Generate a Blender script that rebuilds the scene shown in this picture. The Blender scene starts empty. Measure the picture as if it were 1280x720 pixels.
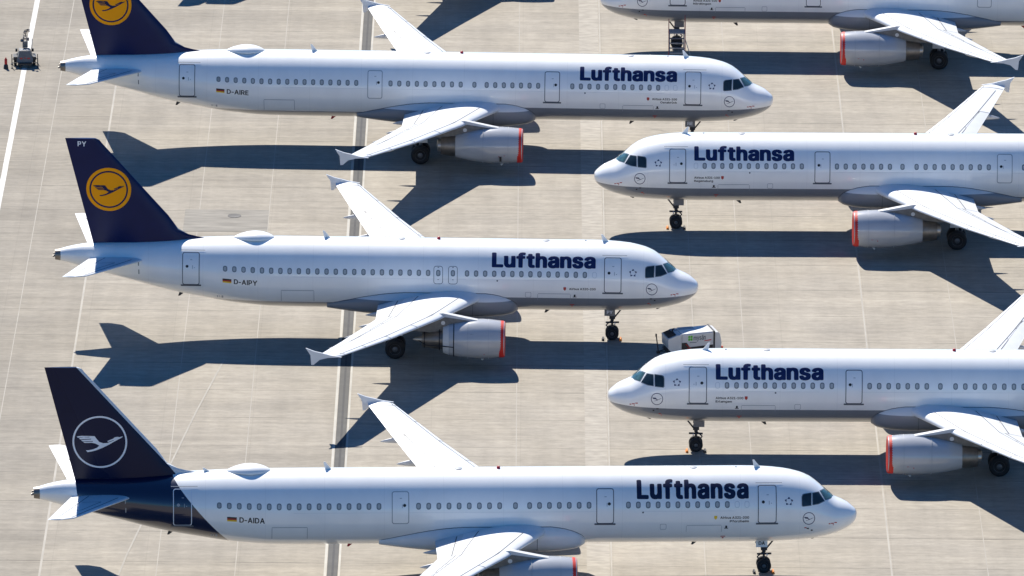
import bpy, bmesh, math, random, json
from mathutils import Vector, Matrix
R = math.radians
random.seed(7)
SC = bpy.context.scene
COL = SC.collection

# ------------------------------------------------------------------ camera
EL, ROLL, DIST = R(17.4904), R(0.547), 548.92
cam_d = bpy.data.cameras.new('camera')
cam = bpy.data.objects.new('camera', cam_d)
COL.objects.link(cam)
cam_d.sensor_width = 36.0
cam_d.lens = 11558.6 / 1280.0 * 36.0
cam_d.clip_start = 5.0
cam_d.clip_end = 30000.0
fw = Vector((0, math.cos(EL), -math.sin(EL)))
up0 = Vector((0, math.sin(EL), math.cos(EL)))
rt0 = Vector((1, 0, 0))
cr, sr = math.cos(ROLL), math.sin(ROLL)
rt = rt0 * cr + up0 * sr
up = up0 * cr - rt0 * sr
rot = Matrix((rt, up, -fw)).transposed()
cam.matrix_world = Matrix.Translation(Vector((0, -DIST * math.cos(EL), DIST * math.sin(EL)))) @ rot.to_4x4()
SC.camera = cam

# ------------------------------------------------------------------ sky, sun, exposure
SUN_EL = math.atan(1 / math.hypot(0.30, 0.86))
SUN_AZ = math.atan2(-0.30, 0.86)            # from +Y towards +X
world = bpy.data.worlds.new('World')
SC.world = world
world.use_nodes = True
wn = world.node_tree.nodes
bgn = wn['Background']
sky = wn.new('ShaderNodeTexSky')
sky.sky_type = 'NISHITA'
sky.sun_disc = False
sky.sun_elevation = SUN_EL
sky.sun_rotation = SUN_AZ
sky.air_density = 1.0
sky.dust_density = 0.0
sky.ozone_density = 4.0
tint = wn.new('ShaderNodeVectorMath')          # camera white balance of the blue sky light
tint.operation = 'MULTIPLY'
tint.inputs[1].default_value = (0.42, 0.99, 1.50)
world.node_tree.links.new(sky.outputs[0], tint.inputs[0])
world.node_tree.links.new(tint.outputs[0], bgn.inputs[0])
bgn.inputs[1].default_value = 0.05
sun_d = bpy.data.lights.new('sun', 'SUN')
sun_d.energy = 5.0
sun_d.angle = R(0.5)
sun_d.color = (1.0, 0.95, 0.865)
sun = bpy.data.objects.new('sun', sun_d)
COL.objects.link(sun)
sdir = Vector((-0.30, 0.86, 1.0)).normalized()
sun.rotation_euler = sdir.to_track_quat('Z', 'Y').to_euler()
sun.location = (0, 0, 80)
vs = SC.view_settings
vs.view_transform = 'Standard'
vs.look = 'None'
vs.gamma = 1.0
vs.exposure = 0.70
vs.use_curve_mapping = False

# ------------------------------------------------------------------ materials
def newmat(name):
    m = bpy.data.materials.new(name)
    m.use_nodes = True
    return m, m.node_tree.nodes, m.node_tree.links, m.node_tree.nodes['Principled BSDF']

def paint(name, col, rough=0.35, metal=0.0, coat=0.0, var=0.06, scale=1.2, stretch=(1, 1, 1), bump=0.0, spec=None):
    m, n, l, b = newmat(name)
    tc = n.new('ShaderNodeTexCoord')
    mp = n.new('ShaderNodeMapping')
    mp.inputs['Scale'].default_value = stretch
    l.new(tc.outputs['Object'], mp.inputs['Vector'])
    nz = n.new('ShaderNodeTexNoise')
    nz.inputs['Scale'].default_value = scale
    nz.inputs['Detail'].default_value = 5
    l.new(mp.outputs[0], nz.inputs['Vector'])
    mr = n.new('ShaderNodeMapRange')
    mr.inputs[1].default_value = 0.3
    mr.inputs[2].default_value = 0.7
    mr.inputs[3].default_value = 1 - var
    mr.inputs[4].default_value = 1 + var * 0.4
    l.new(nz.outputs[0], mr.inputs[0])
    mx = n.new('ShaderNodeVectorMath')
    mx.operation = 'SCALE'
    mx.inputs[0].default_value = col
    l.new(mr.outputs[0], mx.inputs['Scale'])
    l.new(mx.outputs[0], b.inputs['Base Color'])
    b.inputs['Roughness'].default_value = rough
    b.inputs['Metallic'].default_value = metal
    b.inputs['Coat Weight'].default_value = coat
    if spec is not None: b.inputs['Specular IOR Level'].default_value = spec
    b.inputs['Coat Roughness'].default_value = 0.08
    if bump:
        bp = n.new('ShaderNodeBump')
        bp.inputs['Strength'].default_value = bump
        l.new(nz.outputs[0], bp.inputs['Height'])
        l.new(bp.outputs[0], b.inputs['Normal'])
    return m

M = {}
WHITE = (0.88, 0.875, 0.855)
GREY = (0.205, 0.22, 0.245)
M['white'] = paint('white_paint', WHITE, 0.3, coat=0.4)
M['wing'] = paint('wing_paint', (0.70, 0.72, 0.74), 0.35, var=0.07, scale=0.8)
M['wing_panel'] = paint('wing_panel_paint', (0.60, 0.615, 0.63), 0.4, var=0.07, scale=0.8)
M['grey'] = paint('belly_grey_paint', GREY, 0.35, coat=0.3)
M['line'] = paint('panel_seam', (0.10, 0.11, 0.13), 0.6)
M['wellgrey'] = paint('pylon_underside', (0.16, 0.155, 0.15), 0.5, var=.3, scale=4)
M['wseam'] = paint('wing_seam', (0.075, 0.08, 0.09), 0.6)
M['seam'] = paint('light_seam', (0.33, 0.35, 0.38), 0.6)
M['frame'] = paint('window_surround', (0.15, 0.17, 0.19), 0.4)
M['blind'] = paint('window_blind', (0.42, 0.43, 0.43), 0.2, var=0.3, scale=0.9)
M['plug'] = paint('window_plug', (0.62, 0.64, 0.66), 0.4)
M['navy'] = paint('navy_paint', (0.004, 0.010, 0.065), 0.3, coat=0.0, var=0.1, spec=.22)
M['deep'] = paint('deep_blue_paint', (0.003, 0.007, 0.036), 0.25, coat=0.0, var=0.1, spec=.22)
M['text_old'] = paint('text_navy', (0.006, 0.012, 0.075), 0.35)
M['text_new'] = paint('text_deep_blue', (0.005, 0.008, 0.040), 0.35)
M['black'] = paint('black_marking', (0.012, 0.012, 0.014), 0.5)
M['orange'] = paint('orange_disc', (1.0, 0.36, 0.001), 0.5, var=0.02, spec=.15)
M['ring_white'] = paint('ring_white', (0.78, 0.79, 0.82), 0.35)
M['glass'] = paint('cockpit_glass', (0.02, 0.035, 0.045), 0.06, var=0.3, scale=3)
M['glass_front'] = paint('windshield_glass', (0.05, 0.11, 0.12), 0.08, var=0.35, scale=4)
M['tyre'] = paint('tyre_rubber', (0.012, 0.012, 0.014), 0.8, var=0.2, scale=6)
M['rim'] = paint('wheel_rim', (0.10, 0.105, 0.115), 0.45, metal=0.4)
M['strut'] = paint('gear_metal', (0.22, 0.22, 0.23), 0.4, metal=0.5)
M['darkmetal'] = paint('dark_gear_parts', (0.04, 0.04, 0.045), 0.5, metal=0.3)
M['chrome'] = paint('chrome', (0.7, 0.7, 0.72), 0.15, metal=1.0)
M['nacelle'] = paint('nacelle_paint', (0.45, 0.46, 0.48), 0.22, coat=1.0, var=0.1, stretch=(0.6, 2, 2))
M['pylon'] = paint('pylon_paint', (0.62, 0.63, 0.64), 0.35)
M['exhaust'] = paint('exhaust_metal', (0.26, 0.235, 0.21), 0.4, metal=0.8, var=0.3, scale=2)
M['exhaust_pale'] = paint('exhaust_pale_metal', (0.45, 0.44, 0.42), 0.3, metal=0.8, var=0.2, scale=2)
M['red'] = paint('red_cover', (0.60, 0.022, 0.014), 0.6, var=0.12, scale=3)
M['redmark'] = paint('red_marking', (0.45, 0.04, 0.03), 0.6)
M['gold'] = paint('gold_marking', (0.85, 0.55, 0.02), 0.5)
M['cone'] = paint('chock_orange', (0.75, 0.22, 0.02), 0.6)
M['lightred'] = paint('beacon_red', (0.5, 0.02, 0.03), 0.3)
M['rail'] = paint('fuselage_dirt_grey', (0.5, 0.5, 0.5), 0.5)

def fus_mat(name, style, L, o):
    """White aircraft paint with grey belly (old) or deep blue tail (new), in aircraft coordinates (x forward)."""
    m, n, l, b = newmat(name)
    tc = n.new('ShaderNodeTexCoord')
    sp = n.new('ShaderNodeSeparateXYZ')
    l.new(tc.outputs['Object'], sp.inputs[0])
    def math_(op, a, c=None, d=None):
        k = n.new('ShaderNodeMath'); k.operation = op
        for i, v in enumerate((a, c, d)):
            if v is None: continue
            if hasattr(v, 'is_linked') or hasattr(v, 'links'): l.new(v, k.inputs[i])
            else: k.inputs[i].default_value = v
        return k.outputs[0]
    X = math_('MULTIPLY', sp.outputs[0], -1.0)
    Z = sp.outputs[2]
    # streaky dirt, rain marks running down and panel joints round the barrel
    mp = n.new('ShaderNodeMapping'); mp.inputs['Scale'].default_value = (0.9, 0.5, 0.5)
    l.new(tc.outputs['Object'], mp.inputs['Vector'])
    nz = n.new('ShaderNodeTexNoise'); nz.inputs['Scale'].default_value = 1.3; nz.inputs['Detail'].default_value = 6
    l.new(mp.outputs[0], nz.inputs['Vector'])
    mr = n.new('ShaderNodeMapRange')
    for i, v in ((1, .35), (2, .7), (3, 1.01), (4, .965)): mr.inputs[i].default_value = v
    l.new(nz.outputs[0], mr.inputs[0])
    frac = math_('FRACT', math_('DIVIDE', X, 3.2))
    joint = math_('LESS_THAN', frac, 0.006)
    keep = math_('SUBTRACT', 1.0, math_('MULTIPLY', joint, 0.10))
    shade = math_('MULTIPLY', mr.outputs[0], keep)
    mix = n.new('ShaderNodeMix'); mix.data_type = 'RGBA'
    mix.inputs[6].default_value = (*WHITE, 1)
    if style == 'old':
        fwd = math_('LESS_THAN', X, 17.0 + o)
        lim = math_('ADD', 2.45, math_('MULTIPLY', fwd, 0.55))
        fac = math_('LESS_THAN', Z, lim)
        mix.inputs[7].default_value = (*GREY, 1)
    else:
        front = math_('ADD', L - 7.6 - 5.7 * 0.857, math_('MULTIPLY', Z, 0.857))   # X of the slanted edge
        aft = math_('GREATER_THAN', X, front)
        curve = math_('ADD', L - 2.45, math_('MULTIPLY', math_('ABSOLUTE', math_('SUBTRACT', Z, 4.6)), 0.15))
        fore = math_('LESS_THAN', X, curve)
        fac = math_('MULTIPLY', aft, fore)
        mix.inputs[7].default_value = (0.003, 0.007, 0.036, 1)
    l.new(fac, mix.inputs[0])
    mx = n.new('ShaderNodeVectorMath'); mx.operation = 'SCALE'
    l.new(mix.outputs[2], mx.inputs[0]); l.new(shade, mx.inputs['Scale'])
    l.new(mx.outputs[0], b.inputs['Base Color'])
    b.inputs['Roughness'].default_value = 0.3
    b.inputs['Coat Weight'].default_value = 1.0
    b.inputs['Coat Roughness'].default_value = 0.08
    return m

# ------------------------------------------------------------------ generic helpers
def link(name, me, parent=None, mat=None):
    o = bpy.data.objects.new(name, me)
    COL.objects.link(o)
    if parent is not None: o.parent = parent
    if mat is not None and me is not None and not me.materials: me.materials.append(mat)
    return o

def thing(name, label, cat, loc=(0, 0, 0), rz=0.0, group=None):
    o = bpy.data.objects.new(name, None)
    COL.objects.link(o)
    o.empty_display_size = 0.5
    o.location = loc
    o.rotation_euler = (0, 0, rz)
    o['label'] = label
    o['category'] = cat
    if group: o['group'] = group
    return o

def bm_mesh(name, bm, smooth=None, recalc=True):
    if recalc: bmesh.ops.recalc_face_normals(bm, faces=bm.faces)
    me = bpy.data.meshes.new(name)
    bm.to_mesh(me)
    bm.free()
    if smooth is not None:
        me.polygons.foreach_set('use_smooth', [True] * len(me.polygons))
        me.set_sharp_from_angle(angle=R(smooth))
    return me

def add_box(bm, c, s, rz=0.0, rx=0.0, ry=0.0, taper=(1, 1)):
    m = Matrix.Translation(c) @ Matrix.Rotation(rz, 4, 'Z') @ Matrix.Rotation(ry, 4, 'Y') @ Matrix.Rotation(rx, 4, 'X')
    vs_ = []
    for k in (-.5, .5):
        tx, ty = (1, 1) if k < 0 else taper
        for a, b_ in ((-.5, -.5), (.5, -.5), (.5, .5), (-.5, .5)):
            vs_.append(bm.verts.new(m @ Vector((a * s[0] * tx, b_ * s[1] * ty, k * s[2]))))
    for f in ((3, 2, 1, 0), (4, 5, 6, 7), (0, 1, 5, 4), (1, 2, 6, 5), (2, 3, 7, 6), (3, 0, 4, 7)):
        bm.faces.new([vs_[i] for i in f])

def add_tube(bm, a, b_, r, r2=None, n=10):
    a, b_ = Vector(a), Vector(b_)
    r2 = r if r2 is None else r2
    d = (b_ - a).normalized()
    q = d.to_track_quat('Z', 'Y').to_matrix()
    ra, rb = [], []
    for i in range(n):
        t = 2 * math.pi * i / n
        v = q @ Vector((math.cos(t), math.sin(t), 0))
        ra.append(bm.verts.new(a + v * r)); rb.append(bm.verts.new(b_ + v * r2))
    for i in range(n):
        j = (i + 1) % n
        bm.faces.new((ra[i], ra[j], rb[j], rb[i]))
    bm.faces.new(ra[::-1]); bm.faces.new(rb)

def add_loft(bm, rings, cap0=True, cap1=True, closed=True):
    vr = [[bm.verts.new(p) for p in r] for r in rings]
    n = len(vr[0])
    for k in range(len(vr) - 1):
        for i in range(n if closed else n - 1):
            j = (i + 1) % n
            bm.faces.new((vr[k][i], vr[k][j], vr[k + 1][j], vr[k + 1][i]))
    if cap0: bm.faces.new(vr[0][::-1])
    if cap1: bm.faces.new(vr[-1])

def add_lathe(bm, prof, c, axis='Y', n=32):
    """prof: list of (s along axis, radius)."""
    c = Vector(c)
    rings = []
    for s, r in prof:
        ring = []
        for i in range(n):
            t = 2 * math.pi * i / n
            a, b_ = math.cos(t) * r, math.sin(t) * r
            ring.append(c + (Vector((a, s, b_)) if axis == 'Y' else Vector((s, a, b_)) if axis == 'X' else Vector((a, b_, s))))
        rings.append(ring)
    add_loft(bm, rings)

def add_prism(bm, pts, mapf):
    """pts: 2D outline; mapf(p, k) -> 3D for side k in 0,1."""
    a = [bm.verts.new(mapf(p, 0)) for p in pts]
    b_ = [bm.verts.new(mapf(p, 1)) for p in pts]
    n = len(pts)
    for i in range(n):
        j = (i + 1) % n
        bm.faces.new((a[i], a[j], b_[j], b_[i]))
    bm.faces.new(a[::-1]); bm.faces.new(b_)

def lerp_table(x, xs, ys):
    """monotone cubic interpolation"""
    n = len(xs)
    if x <= xs[0]: return ys[0]
    if x >= xs[-1]: return ys[-1]
    h = [xs[i + 1] - xs[i] for i in range(n - 1)]
    d = [(ys[i + 1] - ys[i]) / h[i] for i in range(n - 1)]
    m = [d[0]] + [0 if d[i - 1] * d[i] <= 0 else 2 * d[i - 1] * d[i] / (d[i - 1] + d[i]) for i in range(1, n - 1)] + [d[-1]]
    i = 0
    while x > xs[i + 1]: i += 1
    t = (x - xs[i]) / h[i]
    return ((2 * t**3 - 3 * t**2 + 1) * ys[i] + (t**3 - 2 * t**2 + t) * h[i] * m[i]
            + (-2 * t**3 + 3 * t**2) * ys[i + 1] + (t**3 - t**2) * h[i] * m[i + 1])

def fill2d(loops, cutx=0.0, cuty=0.0):
    """closed outlines (holes allowed) -> bmesh of flat faces, cut along a grid so it can be bent"""
    c = bpy.data.curves.new('tmp', 'CURVE')
    c.dimensions = '2D'; c.fill_mode = 'BOTH'
    for L in loops:
        s = c.splines.new('POLY')
        s.points.add(len(L) - 1)
        for i, p in enumerate(L): s.points[i].co = (p[0], p[1], 0, 1)
        s.use_cyclic_u = True
    o = bpy.data.objects.new('tmp', c)
    COL.objects.link(o)
    bpy.context.view_layer.update()
    me = bpy.data.meshes.new_from_object(o.evaluated_get(bpy.context.evaluated_depsgraph_get()))
    bpy.data.objects.remove(o); bpy.data.curves.remove(c)
    bm = bmesh.new(); bm.from_mesh(me); bpy.data.meshes.remove(me)
    bmesh.ops.remove_doubles(bm, verts=bm.verts, dist=1e-5)
    for ax, st in ((0, cutx), (1, cuty)):
        if not st: continue
        lo = min(v.co[ax] for v in bm.verts); hi = max(v.co[ax] for v in bm.verts)
        k = math.floor(lo / st) + 1
        while k * st < hi - 1e-4:
            nrm = Vector((1, 0, 0)) if ax == 0 else Vector((0, 1, 0))
            co = nrm * (k * st)
            bmesh.ops.bisect_plane(bm, geom=bm.verts[:] + bm.edges[:] + bm.faces[:], plane_co=co, plane_no=nrm, dist=1e-6)
            k += 1
    return bm

def circle(cx, cy, r, n=40, r2=None):
    r2 = r2 or r
    return [(cx + r * math.cos(2 * math.pi * i / n), cy + r2 * math.sin(2 * math.pi * i / n)) for i in range(n)]

def rrect(cx, cy, w, h, r, n=4):
    out = []
    for sx, sy, a0 in ((1, 1, 0), (-1, 1, 90), (-1, -1, 180), (1, -1, 270)):
        for k in range(n + 1):
            a = R(a0 + 90 * k / n)
            out.append((cx + sx * (w / 2 - r) + r * math.cos(a), cy + sy * (h / 2 - r) + r * math.sin(a)))
    return out

def rect(cx, cy, w, h):
    return [(cx - w / 2, cy - h / 2), (cx + w / 2, cy - h / 2), (cx + w / 2, cy + h / 2), (cx - w / 2, cy + h / 2)]

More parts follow.
